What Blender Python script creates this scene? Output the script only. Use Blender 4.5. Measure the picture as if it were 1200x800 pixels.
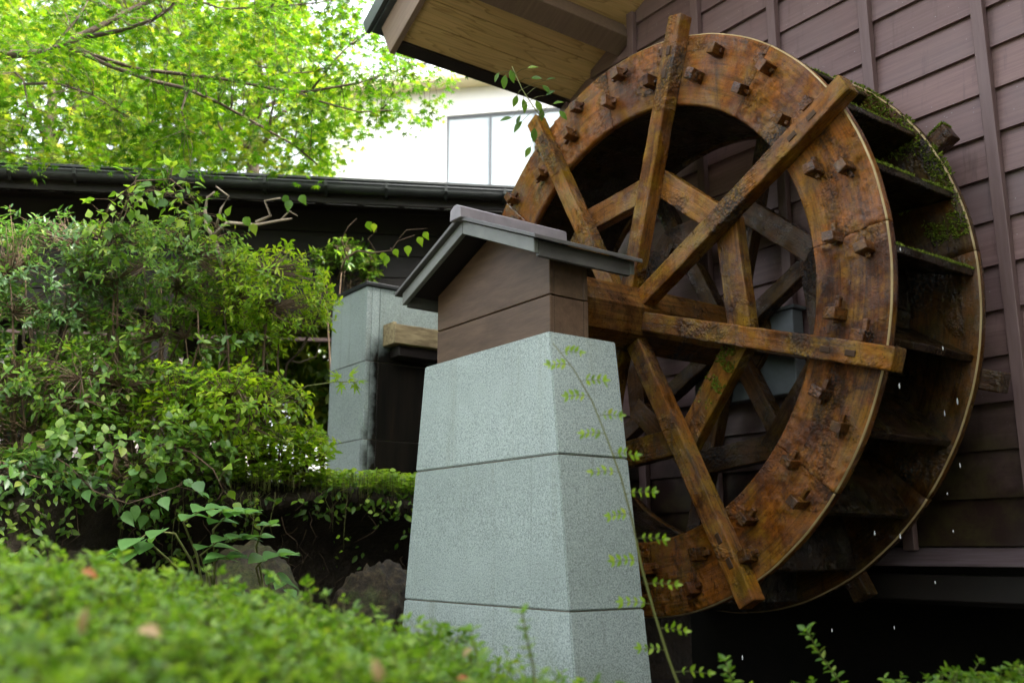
import bpy, bmesh, math, random
import numpy as np
from mathutils import Vector, Matrix, noise

for o in list(bpy.data.objects):
    bpy.data.objects.remove(o)
scene = bpy.context.scene
col = scene.collection
R = math.radians
rnd = random.Random(7)
npr = np.random.RandomState(11)

# ------------------------------------------------------------------ camera
# world frame: the wheel turns about the Y axis through the origin, the timber wall is parallel to XZ
CAM = np.array([4.28478, -4.08452, -1.42209])
YAW, PITCH, FPX = R(-53.731), R(12.351), 1126.17
cd = bpy.data.cameras.new('camera')
cam = bpy.data.objects.new('camera', cd)
col.objects.link(cam)
cam.location = CAM
cam.rotation_euler = (R(90) + PITCH, 0, -YAW)
cd.sensor_width = 36
cd.lens = FPX / 1200 * 36
cd.clip_start = 0.05
cd.clip_end = 1000
cd.dof.use_dof = True
cd.dof.focus_distance = 5.3
cd.dof.aperture_fstop = 1.9
scene.camera = cam
FW = np.array([math.sin(YAW) * math.cos(PITCH), math.cos(YAW) * math.cos(PITCH), math.sin(PITCH)])
RT = np.array([math.cos(YAW), -math.sin(YAW), 0.0])
UP = np.cross(RT, FW)


def at(x, y, d):
    return CAM + FW * d + RT * ((x - 600) / FPX * d) - UP * ((y - 400) / FPX * d)


def pix(P):
    D = np.atleast_2d(P) - CAM
    z = D @ FW
    zz = np.where(z > .05, z, .05)
    return 600 + FPX * (D @ RT) / zz, 400 - FPX * (D @ UP) / zz, z


# ------------------------------------------------------------------ sky, sun, exposure
SUN_EL, SUN_DIR = R(44), Vector((0.80, 0.60, 0)).normalized()
world = bpy.data.worlds.new('World')
scene.world = world
world.use_nodes = True
wn = world.node_tree.nodes
sky = wn.new('ShaderNodeTexSky')
sky.sky_type = 'NISHITA'
sky.sun_disc = False
sky.sun_elevation = SUN_EL
sky.sun_rotation = math.atan2(SUN_DIR.x, SUN_DIR.y)
sky.air_density = 1.0
sky.dust_density = 7.0
sky.ozone_density = 1.0
wn['Background'].inputs['Strength'].default_value = 0.15
hs = wn.new('ShaderNodeHueSaturation')          # hazy, high overcast: much less blue than a clear sky
hs.inputs['Saturation'].default_value = 0.30
world.node_tree.links.new(sky.outputs[0], hs.inputs['Color'])
world.node_tree.links.new(hs.outputs[0], wn['Background'].inputs[0])
sd = bpy.data.lights.new('sun', 'SUN')
sd.energy = 2.0
sd.angle = R(3)
sd.color = (1.0, 0.95, 0.86)
sun = bpy.data.objects.new('sun', sd)
col.objects.link(sun)
sv = Vector((SUN_DIR.x * math.cos(SUN_EL), SUN_DIR.y * math.cos(SUN_EL), math.sin(SUN_EL)))
sun.rotation_euler = sv.to_track_quat('Z', 'Y').to_euler()
sun.location = (-6, -6, 12)
scene.view_settings.view_transform = 'Standard'
scene.view_settings.look = 'None'
scene.view_settings.gamma = 1
scene.view_settings.exposure = 3.0
scene.render.engine = 'CYCLES'

# ------------------------------------------------------------------ object helpers
I4 = Matrix.Identity(4)
WM = {}


def T(x, y, z):
    return Matrix.Translation((x, y, z))


def put(name, mesh, mat=None, parent=None, M=I4, kind=None):
    o = bpy.data.objects.new(name, mesh)
    col.objects.link(o)
    if mesh is not None and mat is not None and not mesh.materials:
        mesh.materials.append(mat)
    WM[o.name] = M.copy()
    if parent is not None:
        o.parent = parent
        o.matrix_basis = WM[parent.name].inverted() @ M
    else:
        o.matrix_basis = M
    if kind:
        o['kind'] = kind
    return o


def tag(o, label=None, cat=None, group=None, kind=None):
    if label: o['label'] = label
    if cat: o['category'] = cat
    if group: o['group'] = group
    if kind: o['kind'] = kind
    return o


def thing(name, label, cat, loc, group=None):
    return tag(put(name, None, M=T(*loc)), label, cat, group)


def mesh_from(name, V, F, smooth=False):
    me = bpy.data.meshes.new(name)
    me.from_pydata([tuple(v) for v in V], [], F)
    if smooth:
        me.polygons.foreach_set('use_smooth', [True] * len(me.polygons))
    me.update()
    return me


def bm_mesh(name, bm, smooth=False):
    bmesh.ops.recalc_face_normals(bm, faces=bm.faces)
    me = bpy.data.meshes.new(name)
    bm.to_mesh(me)
    bm.free()
    if smooth:
        me.polygons.foreach_set('use_smooth', [True] * len(me.polygons))
    return me


def jitter(bm, amp, scale, seed=0.0):
    off = Vector((seed * 3.17, seed * 1.31, seed * 7.7))
    for v in bm.verts:
        n = noise.noise_vector(v.co * scale + off)
        n2 = noise.noise_vector(v.co * scale * 3.3 + off)
        v.co += n * amp + n2 * amp * .5


def cut(bm, axis, vals):
    for a in vals:
        no = [0, 0, 0]; no[axis] = 1
        co = [0, 0, 0]; co[axis] = a
        bmesh.ops.bisect_plane(bm, geom=bm.verts[:] + bm.edges[:] + bm.faces[:], plane_co=co, plane_no=no)


def box_bm(lo, hi, bev=.006, seg=2, res=None, amp=0, scale=9, seed=0):
    bm = bmesh.new()
    bmesh.ops.create_cube(bm, size=1)
    lo, hi = Vector(lo), Vector(hi)
    for v in bm.verts:
        v.co = Vector([lo[i] + (v.co[i] + .5) * (hi[i] - lo[i]) for i in range(3)])
    if bev:
        bmesh.ops.bevel(bm, geom=bm.edges[:], offset=bev, segments=seg, profile=.5, affect='EDGES')
    if res:
        for ax in range(3):
            n = int((hi[ax] - lo[ax]) / res)
            if n > 1:
                cut(bm, ax, [lo[ax] + (hi[ax] - lo[ax]) * k / n for k in range(1, n)])
    if amp:
        jitter(bm, amp, scale, seed)
    return bm


def box_mesh(name, lo, hi, **k):
    return bm_mesh(name, box_bm(lo, hi, **k))


def prism_bm(poly, axis, a, b, bev=.004):
    """poly: list of 2d points in the plane normal to axis (x->(y,z), y->(x,z), z->(x,y))"""
    bm = bmesh.new()
    def mk(p, t):
        if axis == 0: return (t, p[0], p[1])
        if axis == 1: return (p[0], t, p[1])
        return (p[0], p[1], t)
    A = [bm.verts.new(mk(p, a)) for p in poly]
    B = [bm.verts.new(mk(p, b)) for p in poly]
    bm.faces.new(A); bm.faces.new(B[::-1])
    n = len(poly)
    for i in range(n):
        bm.faces.new((A[i], B[i], B[(i + 1) % n], A[(i + 1) % n]))
    bmesh.ops.recalc_face_normals(bm, faces=bm.faces)
    if bev:
        bmesh.ops.bevel(bm, geom=bm.edges[:], offset=bev, segments=1, affect='EDGES')
    return bm


class Acc:
    def __init__(s): s.V, s.F = [], []
    def add(s, V, F):
        k = len(s.V)
        s.V += [tuple(v) for v in V]
        s.F += [tuple(i + k for i in f) for f in F]
    def tube(s, pts, rad, n=5):
        pts = [np.array(p, float) for p in pts]
        m = len(pts)
        V, F = [], []
        for i, p in enumerate(pts):
            d = pts[min(i + 1, m - 1)] - pts[max(i - 1, 0)]
            d = d / (np.linalg.norm(d) + 1e-9)
            a = np.cross(d, (0.31, 0.2, 0.93)); a /= (np.linalg.norm(a) + 1e-9)
            b = np.cross(d, a)
            r = rad[i] if hasattr(rad, '__len__') else rad
            for k in range(n):
                t = 2 * math.pi * k / n
                V.append(p + r * (math.cos(t) * a + math.sin(t) * b))
        for i in range(m - 1):
            for k in range(n):
                F.append((i * n + k, i * n + (k + 1) % n, (i + 1) * n + (k + 1) % n, (i + 1) * n + k))
        F.append(tuple(range(n))[::-1]); F.append(tuple((m - 1) * n + k for k in range(n)))
        s.add(V, F)
    def mesh(s, name, smooth=True): return mesh_from(name, s.V, s.F, smooth)


# ------------------------------------------------------------------ material helpers
class NT:
    def __init__(s, name):
        s.mat = bpy.data.materials.new(name)
        s.mat.use_nodes = True
        s.t = s.mat.node_tree
        s.p = s.t.nodes['Principled BSDF']
        s.out = s.t.nodes['Material Output']
        s._co = None
    def n(s, typ, ins=None, **attrs):
        nd = s.t.nodes.new('ShaderNode' + typ)
        for k, v in attrs.items(): setattr(nd, k, v)
        for k, v in (ins or {}).items(): s.set(nd.inputs[k], v)
        return nd
    def set(s, sock, v):
        if isinstance(v, bpy.types.NodeSocket): s.t.links.new(v, sock)
        else:
            if hasattr(sock.default_value, '__len__') and hasattr(v, '__len__') and len(v) == 3 and len(sock.default_value) == 4:
                v = (*v, 1)
            sock.default_value = v
    @property
    def co(s):
        if s._co is None:
            tc = s.n('TexCoord')
            oi = s.n('ObjectInfo')
            off = s.n('VectorMath', {0: (37.0, 51.0, 23.0)}, operation='SCALE')
            s.t.links.new(oi.outputs['Random'], off.inputs['Scale'])
            s._co = s.n('VectorMath', {0: tc.outputs['Object'], 1: off.outputs[0]}, operation='ADD').outputs[0]
        return s._co
    def map(s, sc):
        return s.n('Mapping', {'Vector': s.co, 'Scale': sc}).outputs[0]
    def noise(s, scale, detail=5, rough=.6, dist=0, vec=None):
        nd = s.n('TexNoise', {'Vector': vec if vec is not None else s.co, 'Scale': scale, 'Detail': detail, 'Roughness': rough, 'Distortion': dist})
        return nd.outputs['Fac']
    def voro(s, scale, feature='F1', vec=None):
        nd = s.n('TexVoronoi', {'Vector': vec if vec is not None else s.co, 'Scale': scale}, feature=feature)
        return nd
    def ramp(s, fac, stops, interp='LINEAR'):
        nd = s.n('ValToRGB', {'Fac': fac})
        cr = nd.color_ramp
        cr.interpolation = interp
        while len(cr.elements) < len(stops): cr.elements.new(.5)
        for e, (p, c) in zip(cr.elements, stops):
            e.position = p
            e.color = (*c, 1) if hasattr(c, '__len__') else (c, c, c, 1)
        return nd.outputs['Color']
    def mix(s, fac, a, b, mode='MIX'):
        nd = s.n('Mix', data_type='RGBA', blend_type=mode)
        s.set(nd.inputs[0], fac); s.set(nd.inputs[6], a); s.set(nd.inputs[7], b)
        return nd.outputs[2]
    def math(s, op, a, b=0.0, clamp=False):
        nd = s.n('Math', {0: a, 1: b}, operation=op, use_clamp=clamp)
        return nd.outputs[0]
    def bump(s, h, strength, dist, normal=None):
        nd = s.n('Bump', {'Height': h, 'Strength': strength, 'Distance': dist})
        if normal is not None: s.set(nd.inputs['Normal'], normal)
        return nd.outputs[0]
    def up(s):
        g = s.n('NewGeometry')
        return s.n('SeparateXYZ', {0: g.outputs['Normal']}).outputs[2]
    def pos(s):
        g = s.n('NewGeometry')
        return s.n('SeparateXYZ', {0: g.outputs['Position']}).outputs
    def done(s, col, rough=.6, normal=None, spec=.5, **k):
        s.set(s.p.inputs['Base Color'], col)
        s.set(s.p.inputs['Roughness'], rough)
        s.set(s.p.inputs['Specular IOR Level'], spec)
        if normal is not None: s.set(s.p.inputs['Normal'], normal)
        for a, v in k.items(): s.set(s.p.inputs[a.replace('_', ' ')], v)
        return s.mat


def wet_wood(name, dark, mid, warm, mustard, grain_axis=0, lump=1.0, moss=0.0, bright=1.0):
    m = NT(name)
    sc = [14, 14, 14]; sc[grain_axis] = .9
    if grain_axis >= 0:
        g = m.noise(3.2, 6, .65, .6, m.map(sc))
    else:                                   # grain follows the rim
        x, y, z = m.n('SeparateXYZ', {0: m.n('TexCoord').outputs['Object']}).outputs
        ang = m.math('MULTIPLY', m.math('ARCTAN2', z, x), 1.5)
        rr = m.math('MULTIPLY', m.math('SQRT', m.math('ADD', m.math('MULTIPLY', x, x), m.math('MULTIPLY', z, z))), 15.0)
        g = m.noise(3.2, 6, .65, .6, m.n('VectorMath', {0: m.n('CombineXYZ', {0: ang, 1: rr, 2: m.math('MULTIPLY', y, 14.0)}).outputs[0], 1: m.n('VectorMath', {0: m.co, 1: m.n('TexCoord').outputs['Object']}, operation='SUBTRACT').outputs[0]}, operation='ADD').outputs[0])
    big = m.noise(1.5, 7, .68, .5)
    mid_n = m.noise(5.5, 6, .7, .3)
    c = m.ramp(big, [(.32, dark), (.45, mid), (.57, warm), (.70, mid), (.80, dark)])
    c = m.mix(m.ramp(mid_n, [(.46, 0), (.62, 1)]), c, mustard)
    gr = m.ramp(g, [(.28, .22), (.5, .85), (.7, 1.3)])
    c = m.mix(.9, c, gr, 'MULTIPLY')
    # soaked dark runs straight down and pitted dark specks
    drip = m.noise(1.0, 6, .7, .25, m.n('Mapping', {'Vector': m.n('NewGeometry').outputs['Position'], 'Scale': (11, 11, 1.1)}).outputs[0])
    c = m.mix(m.ramp(drip, [(.52, 0), (.66, .75)]), c, m.mix(.75, c, tuple(x * .5 for x in dark)))
    pits = m.noise(70, 4, .8)
    c = m.mix(m.ramp(pits, [(.56, 0), (.66, .8)]), c, tuple(x * .4 for x in dark))
    crust_mask = m.ramp(m.noise(2.3, 5, .6, .4), [(.53, 0), (.66, 1)])
    vo = m.math('SUBTRACT', 1.0, m.voro(50).outputs['Distance'])
    crust = m.mix(.55, m.noise(80, 5, .75), vo)
    crusth = m.math('MULTIPLY', crust_mask, crust)
    c = m.mix(m.math('MULTIPLY', crust_mask, m.ramp(crust, [(.42, .9), (.62, 0)])), c, tuple(x * .35 for x in dark))
    if moss:
        mm = m.math('MULTIPLY', m.ramp(m.noise(3.4, 6, .7), [(.5 - .1 * moss, 0), (.62 - .1 * moss, 1)]), m.ramp(m.up(), [(.0, .25), (.35, 1)]))
        c = m.mix(mm, c, m.ramp(m.noise(60, 3), [(.3, (.02, .045, .004)), (.7, (.12, .19, .015))]))
    rough = m.ramp(m.noise(7, 5, .7), [(.32, .12), (.50, .34), (.75, .62)])
    nb = m.bump(g, .35, .006)
    nb = m.bump(crusth, 1.0, .032 * lump, nb)
    nb = m.bump(m.noise(30, 6, .7), .45 * lump, .008, nb)
    if bright != 1.0:
        c = m.mix(1.0, c, (bright, bright, bright), 'MULTIPLY')
    wet = m.ramp(m.noise(3.7, 6, .72, .3), [(.42, .05), (.58, 1.0)])
    wet = m.math('ADD', wet, m.math('MULTIPLY', crust_mask, .8), True)
    cn = m.bump(m.noise(42, 5, .7), .85 * lump, .014, nb)
    return m.done(c, rough, nb, .07, Coat_Weight=wet, Coat_Roughness=.09, Coat_Normal=cn)


MAT = {}
MAT['rim'] = wet_wood('wet_rim_wood', (.017, .005, .0015), (.110, .032, .005), (.28, .090, .009), (.20, .090, .008), -1, 1.5)
MAT['spoke'] = wet_wood('wet_spoke_wood', (.020, .0065, .002), (.118, .040, .006), (.26, .094, .010), (.225, .118, .009), 0, 1.5)
MAT['brace'] = wet_wood('wet_brace_wood', (.03, .010, .004), (.14, .052, .010), (.28, .112, .016), (.23, .125, .013), 0, 1.3)
MAT['back'] = wet_wood('wet_back_wood_shaded', (.014, .006, .003), (.055, .024, .009), (.10, .045, .014), (.08, .045, .012), 0, .9)  # darker copy of the spoke wood, shade of the back parts in its colour
MAT['bucket'] = wet_wood('wet_bucket_wood_shaded', (.006, .003, .0015), (.018, .009, .003), (.035, .017, .005), (.028, .022, .006), 1, .8)  # colour lowered so the enclosed bucket interiors look shaded
MAT['backrim'] = wet_wood('wet_back_rim_wood_shaded', (.012, .005, .002), (.055, .022, .006), (.13, .052, .009), (.085, .050, .009), -1, 1.0)  # darker copy of the rim wood, the back rim's shade painted in
MAT['peg'] = wet_wood('wet_peg_wood', (.022, .007, .003), (.085, .028, .008), (.17, .060, .013), (.13, .058, .010), 2, .8)


def m_granite(name='granite', wet=False):
    m = NT(name)
    sp = m.noise(135, 2, .8)
    sp2 = m.voro(185).outputs['Color']
    spv = m.n('RGBToBW', {0: sp2}).outputs[0]
    base = m.ramp(sp, [(.31, (.175, .212, .198)), (.46, (.33, .388, .363)), (.56, (.39, .455, .426)), (.71, (.54, .61, .575))])
    base = m.mix(m.ramp(spv, [(.16, .5), (.26, 0)]), base, (.12, .135, .13))
    base = m.mix(m.ramp(spv, [(.80, 0), (.92, .4)]), base, (.56, .60, .57))
    big = m.ramp(m.noise(1.3, 6, .65), [(.3, .80), (.7, 1.06)])
    base = m.mix(1, base, big, 'MULTIPLY')
    streak = m.noise(1.0, 5, .7, .2, m.map((9, 9, .35)))
    base = m.mix(m.ramp(streak, [(.56, 0), (.70, .55)]), base, m.mix(.5, base, (.20, .21, .15)))
    oi = m.n('ObjectInfo').outputs['Random']
    base = m.mix(1, base, m.ramp(oi, [(0, (.90, .92, .90)), (1, (1.06, 1.06, 1.07))]), 'MULTIPLY')
    run = m.noise(1.0, 6, .75, .15, m.map((16, 16, .25)))
    base = m.mix(m.ramp(run, [(.60, 0), (.69, .5)]), base, m.mix(.6, base, (.07, .08, .06)))
    base = m.mix(m.ramp(run, [(.28, .35), (.36, 0)]), base, m.mix(.5, base, (.62, .62, .50)))
    p = m.pos()
    rough = .5
    algz = m.math('ADD', p[2], m.math('MULTIPLY', m.math('SUBTRACT', m.noise(2.2, 6, .7), .5), 1.0))
    if not wet:
        base = m.mix(m.n('MapRange', {'Value': algz, 'From Min': -1.75, 'From Max': -2.35, 'To Max': .7}).outputs[0], base, m.mix(.65, base, (.10, .13, .05)))
    if wet:
        # dark water stain running down below the spout
        yy = m.math('ADD', p[1], m.math('MULTIPLY', m.math('SUBTRACT', m.noise(3, 4, .6), .5), .3))
        zz = m.math('ADD', p[2], m.math('MULTIPLY', m.math('SUBTRACT', m.noise(4, 4, .6), .5), .35))
        a = m.n('MapRange', {'Value': yy, 'From Min': -.16, 'From Max': -.05}).outputs[0]
        a2 = m.n('MapRange', {'Value': p[0], 'From Min': -3.37, 'From Max': -3.33}).outputs[0]
        b = m.n('MapRange', {'Value': zz, 'From Min': .50, 'From Max': .32}).outputs[0]
        st = m.math('MULTIPLY', m.math('MULTIPLY', a, a2), b)
        dark = m.ramp(m.noise(1.2, 6, .7, .3, m.map((10, 10, .6))), [(.3, (.004, .005, .004)), (.6, (.014, .011, .008)), (.8, (.035, .022, .010))])
        base = m.mix(m.math('MULTIPLY', st, 1.0), base, dark)
        rough = m.ramp(st, [(0, .5), (1, .42)])
    nb = m.bump(sp, .12, .002)
    return m.done(base, rough, nb, m.ramp(st, [(0, .4), (1, .12)]) if wet else .4)


MAT['granite'] = m_granite()
MAT['granite_wet'] = m_granite('granite_stained', True)


def m_simple(name, c1, c2, scale=6, rough=.6, bump=.2, bscale=40, spec=.4, grain=None, metal=0, dist=.004):
    m = NT(name)
    v = m.map(grain) if grain else m.co
    f = m.noise(scale, 6, .65, .3, v)
    c = m.ramp(f, [(.3, c1), (.7, c2)])
    nb = m.bump(m.noise(bscale, 4, .6, 0, v), bump, dist)
    return m.done(c, rough, nb, spec, Metallic=metal)


MAT['mortar'] = m_simple('mortar', (.17, .14, .115), (.28, .24, .20), 20, .9)


def m_siding():
    m = NT('stained_siding')
    g = m.noise(2.2, 7, .7, .5, m.map((.8, 20, 20)))
    big = m.noise(.9, 6, .65)
    c = m.ramp(g, [(.25, (.150, .086, .080)), (.5, (.215, .132, .122)), (.75, (.275, .178, .166))])
    c = m.mix(m.ramp(big, [(.45, 0), (.75, .5)]), c, (.22, .175, .176))
    oi = m.n('ObjectInfo').outputs['Random']
    c = m.mix(1.0, c, m.ramp(oi, [(0, (.80, .80, .82)), (1, (1.12, 1.08, 1.06))]), 'MULTIPLY')
    nail = m.noise(1.0, 4, .7, .1, m.map((14, 14, .8)))
    c = m.mix(m.ramp(nail, [(.58, 0), (.72, .45)]), c, (.07, .045, .042))
    # pale lime specks of dried spray
    vo = m.voro(26)
    d = vo.outputs['Distance']
    rr = m.n('RGBToBW', {0: vo.outputs['Color']}).outputs[0]
    speck = m.math('MULTIPLY', m.ramp(d, [(.055, 1), (.11, 0)]), m.ramp(rr, [(.60, 0), (.64, .75)]))
    c = m.mix(speck, c, (.42, .39, .40))
    # splash-wet lower wall with algae, irregular upper edge; darkening also paints in occlusion
    p = m.pos()
    zz = m.math('ADD', p[2], m.math('MULTIPLY', m.math('SUBTRACT', m.noise(1.6, 6, .7), .5), 1.1))
    wet = m.n('MapRange', {'Value': zz, 'From Min': -.15, 'From Max': -1.0}).outputs[0]
    c = m.mix(wet, c, m.mix(m.ramp(m.noise(5, 6, .7), [(.45, 0), (.7, 1)]), (.026, .013, .010), (.055, .042, .016)))
    rough = m.mix(wet, m.ramp(g, [(.3, .42), (.7, .6)]), (.3, .3, .3))
    return m.done(c, rough, m.bump(g, .25, .004), .45)


MAT['siding'] = m_siding()
MAT['trim'] = m_simple('stained_trim', (.14, .084, .078), (.20, .130, .122), 3, .5, .2, 5, grain=(12, 12, .8))
MAT['skirt'] = m_simple('wet_skirting', (.07, .045, .045), (.15, .115, .125), 3, .28, .25, 8, grain=(.8, 12, 12))
MAT['soffit'] = NT('soffit_timber')
_m = MAT['soffit']
_d = _m.noise(1.0, 3, .5, 0, _m.map((5, .5, 5)))
_w = _m.math('FRACT', _m.math('MULTIPLY', _d, 13.0))
_c = _m.ramp(_w, [(.0, (.76, .53, .25)), (.75, (.70, .47, .20)), (.93, (.46, .28, .11)), (1.0, (.72, .50, .21))])
_c = _m.mix(.5, _c, _m.ramp(_m.noise(3, 5, .6, 0, _m.map((30, .6, 30))), [(.35, (.62, .62, .62)), (.6, (1, 1, 1))]), 'MULTIPLY')
_c = _m.mix(_m.ramp(_m.noise(1.2, 4), [(.4, 0), (.7, .5)]), _c, (.60, .38, .16))
MAT['soffit'] = _m.done(_c, .55, _m.bump(_w, .1, .003), .3)
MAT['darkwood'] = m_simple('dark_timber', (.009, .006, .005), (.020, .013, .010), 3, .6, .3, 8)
MAT['rake'] = m_simple('rake_timber', (.16, .105, .072), (.23, .155, .108), 3, .55, .2, 8, grain=(1, 10, 10))
MAT['roofmetal'] = m_simple('dark_roof_metal', (.02, .026, .03), (.05, .058, .062), 4, .35, .1, 20, spec=.6)
MAT['gutter'] = m_simple('gutter_metal', (.010, .012, .012), (.022, .025, .024), 3, .42, .1, 20, spec=.5)
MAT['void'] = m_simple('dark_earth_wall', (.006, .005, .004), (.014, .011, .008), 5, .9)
MAT['hboard'] = m_simple('housing_board', (.065, .036, .020), (.125, .074, .043), 2.4, .55, .25, 9, grain=(1.6, 9, 9))
MAT['hmetal'] = m_simple('housing_sheet_metal', (.085, .090, .078), (.17, .178, .155), 3.5, .45, .12, 30, spec=.55)
MAT['hridge'] = m_simple('housing_ridge_metal', (.14, .125, .135), (.24, .215, .225), 5, .4, .1, 40, spec=.6)
MAT['hroof'] = m_simple('housing_roof_metal', (.05, .048, .045), (.11, .105, .10), 4, .45, .1, 30, spec=.5)
MAT['greymetal'] = m_simple('grey_painted_metal', (.10, .115, .12), (.17, .19, .195), 5, .5, .1, 30)
MAT['spout'] = m_simple('weathered_spout', (.10, .065, .03), (.46, .36, .19), 3.5, .65, .5, 14, grain=(8, 1.2, 8))
MAT['soil'] = m_simple('dark_soil', (.010, .007, .004), (.035, .024, .013), 5, .85, .9, 22, dist=.03)
MAT['bark'] = m_simple('bark', (.03, .02, .013), (.11, .08, .055), 6, .8, .7, 30, dist=.01)
MAT['twig'] = m_simple('twig', (.05, .03, .015), (.14, .09, .05), 8, .7, .2, 40)
MAT['greentwig'] = m_simple('green_twig', (.10, .10, .025), (.17, .19, .05), 8, .6, .2, 40)
MAT['pale_bark'] = m_simple('pale_bark', (.18, .14, .095), (.34, .28, .20), 6, .75, .4, 30)
MAT['white_wall'] = m_simple('white_render', (.78, .77, .74), (.84, .83, .80), 3, .7, .05, 30)
MAT['cream'] = m_simple('cream_soffit', (.74, .66, .38), (.80, .72, .45), 3, .7, .05, 30)
MAT['frame'] = m_simple('window_frame_metal', (.11, .12, .125), (.15, .16, .165), 3, .4, .05, 30)
MAT['pane'] = m_simple('pale_curtained_pane', (.46, .52, .54), (.54, .60, .62), 2, .12, .02, 5)
MAT['paleconc'] = m_simple('pale_concrete', (.26, .235, .22), (.36, .33, .31), 4, .8, .2, 20)


MAT['gravel'] = m_simple('bounce_gravel', (.26, .235, .195), (.46, .42, .36), 60, .9, .8, 90)


def m_rock(name, moss):
    m = NT(name)
    c = m.ramp(m.noise(15, 8, .75), [(.34, (.006, .004, .002)), (.5, (.030, .021, .010)), (.7, (.115, .080, .038))])
    c = m.mix(m.ramp(m.noise(4, 7, .75), [(.52 - moss, 0), (.66 - moss, .9)]), c, m.ramp(m.noise(50, 3), [(.3, (.018, .026, .006)), (.7, (.075, .085, .02))]))
    nb = m.bump(m.noise(16, 8, .7), .9, .04)
    return m.done(c, .7, m.bump(m.noise(70, 4, .7), .6, .008, nb), .4)


MAT['rock'] = m_rock('bare_rock', .0)
MAT['mossrock'] = m_rock('mossy_rock', .08)


def m_moss():
    m = NT('moss')
    rp = m.n('NewGeometry').outputs['Random Per Island']
    c = m.ramp(rp, [(0, (.05, .08, .008)), (.5, (.15, .21, .016)), (1, (.28, .33, .04))])
    return m.done(c, .8, None, .2)


MAT['moss'] = m_moss()


def m_leaf(name, c1, c2, c3, trans=.4, tcol=None, rough=.42, spec=.4):
    m = NT(name)
    rp = m.n('NewGeometry').outputs['Random Per Island']
    oi = m.n('ObjectInfo').outputs['Random']
    f = m.math('FRACT', m.math('ADD', rp, oi))
    c = m.ramp(f, [(0, c1), (.5, c2), (.92, c3), (1.0, tuple(.6 * a + .4 * b for a, b in zip(c3, (.3, .22, .04))))])
    c = m.mix(m.ramp(m.noise(2.2, 3), [(.35, 0), (.7, .35)]), c, c1)
    m.done(c, rough, None, spec)
    tr = m.n('BsdfTranslucent', {'Color': m.mix(1.0, c, tcol or (2.1, 2.0, 1.1), 'MULTIPLY')})
    mx = m.n('MixShader', {0: trans})
    m.t.links.new(m.p.outputs[0], mx.inputs[1])
    m.t.links.new(tr.outputs[0], mx.inputs[2])
    m.t.links.new(mx.outputs[0], m.out.inputs['Surface'])
    return m.mat


MAT['l_maple'] = m_leaf('maple_leaf', (.028, .088, .005), (.058, .140, .006), (.130, .225, .010), .5, (1.5, 1.5, .6))
MAT['l_far'] = m_leaf('far_leaf', (.06, .135, .009), (.13, .20, .014), (.23, .28, .03), .45, (1.5, 1.45, .7))
MAT['l_far_dark'] = m_leaf('far_dark_leaf', (.03, .08, .012), (.055, .125, .015), (.10, .19, .022), .45)
MAT['l_dark'] = m_leaf('dark_shrub_leaf', (.028, .075, .014), (.06, .145, .026), (.115, .22, .042), .32, None, .35, .5)
MAT['l_mid'] = m_leaf('mid_shrub_leaf', (.042, .105, .012), (.090, .190, .018), (.19, .31, .032), .42)
MAT['l_lime'] = m_leaf('lime_shrub_leaf', (.095, .20, .011), (.20, .335, .016), (.34, .45, .028), .5)
MAT['l_broad'] = m_leaf('broad_leaf', (.055, .15, .030), (.09, .21, .048), (.13, .27, .075), .35, None, .45)
MAT['l_hedge'] = m_leaf('hedge_leaf', (.065, .150, .013), (.135, .255, .02), (.23, .36, .04), .42)
MAT['l_cover'] = m_leaf('ground_cover_leaf', (.13, .24, .016), (.22, .36, .025), (.33, .46, .05), .45)
MAT['l_orange'] = m_leaf('orange_leaf', (.28, .07, .015), (.36, .10, .02), (.38, .14, .035), .3, (1.3, 1.2, 1))
MAT['l_tan'] = m_leaf('tan_leaf', (.34, .22, .10), (.40, .27, .13), (.44, .31, .16), .2, (1.2, 1.2, 1))

# ------------------------------------------------------------------ terrain
def terrain():
    xs = np.concatenate([np.linspace(-90, -9, 12), np.linspace(-8, 8, 81), np.linspace(9, 90, 12)])
    V, F = [], []
    for y in xs:
        for x in xs:
            n = noise.noise((x * .9, y * .9, 0)) * .10 + noise.noise((x * 3, y * 3, 4)) * .03
            z = -2.62 + n
            if abs(x) < 2.1 and -.35 < y < 1.2: z -= .28
            V.append((x, y, z))
    k = len(xs)
    for j in range(k - 1):
        for i in range(k - 1):
            F.append((j * k + i, j * k + i + 1, (j + 1) * k + i + 1, (j + 1) * k + i))
    put('ground', mesh_from('ground', V, F, True), MAT['soil'], kind='structure')


terrain()


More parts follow.
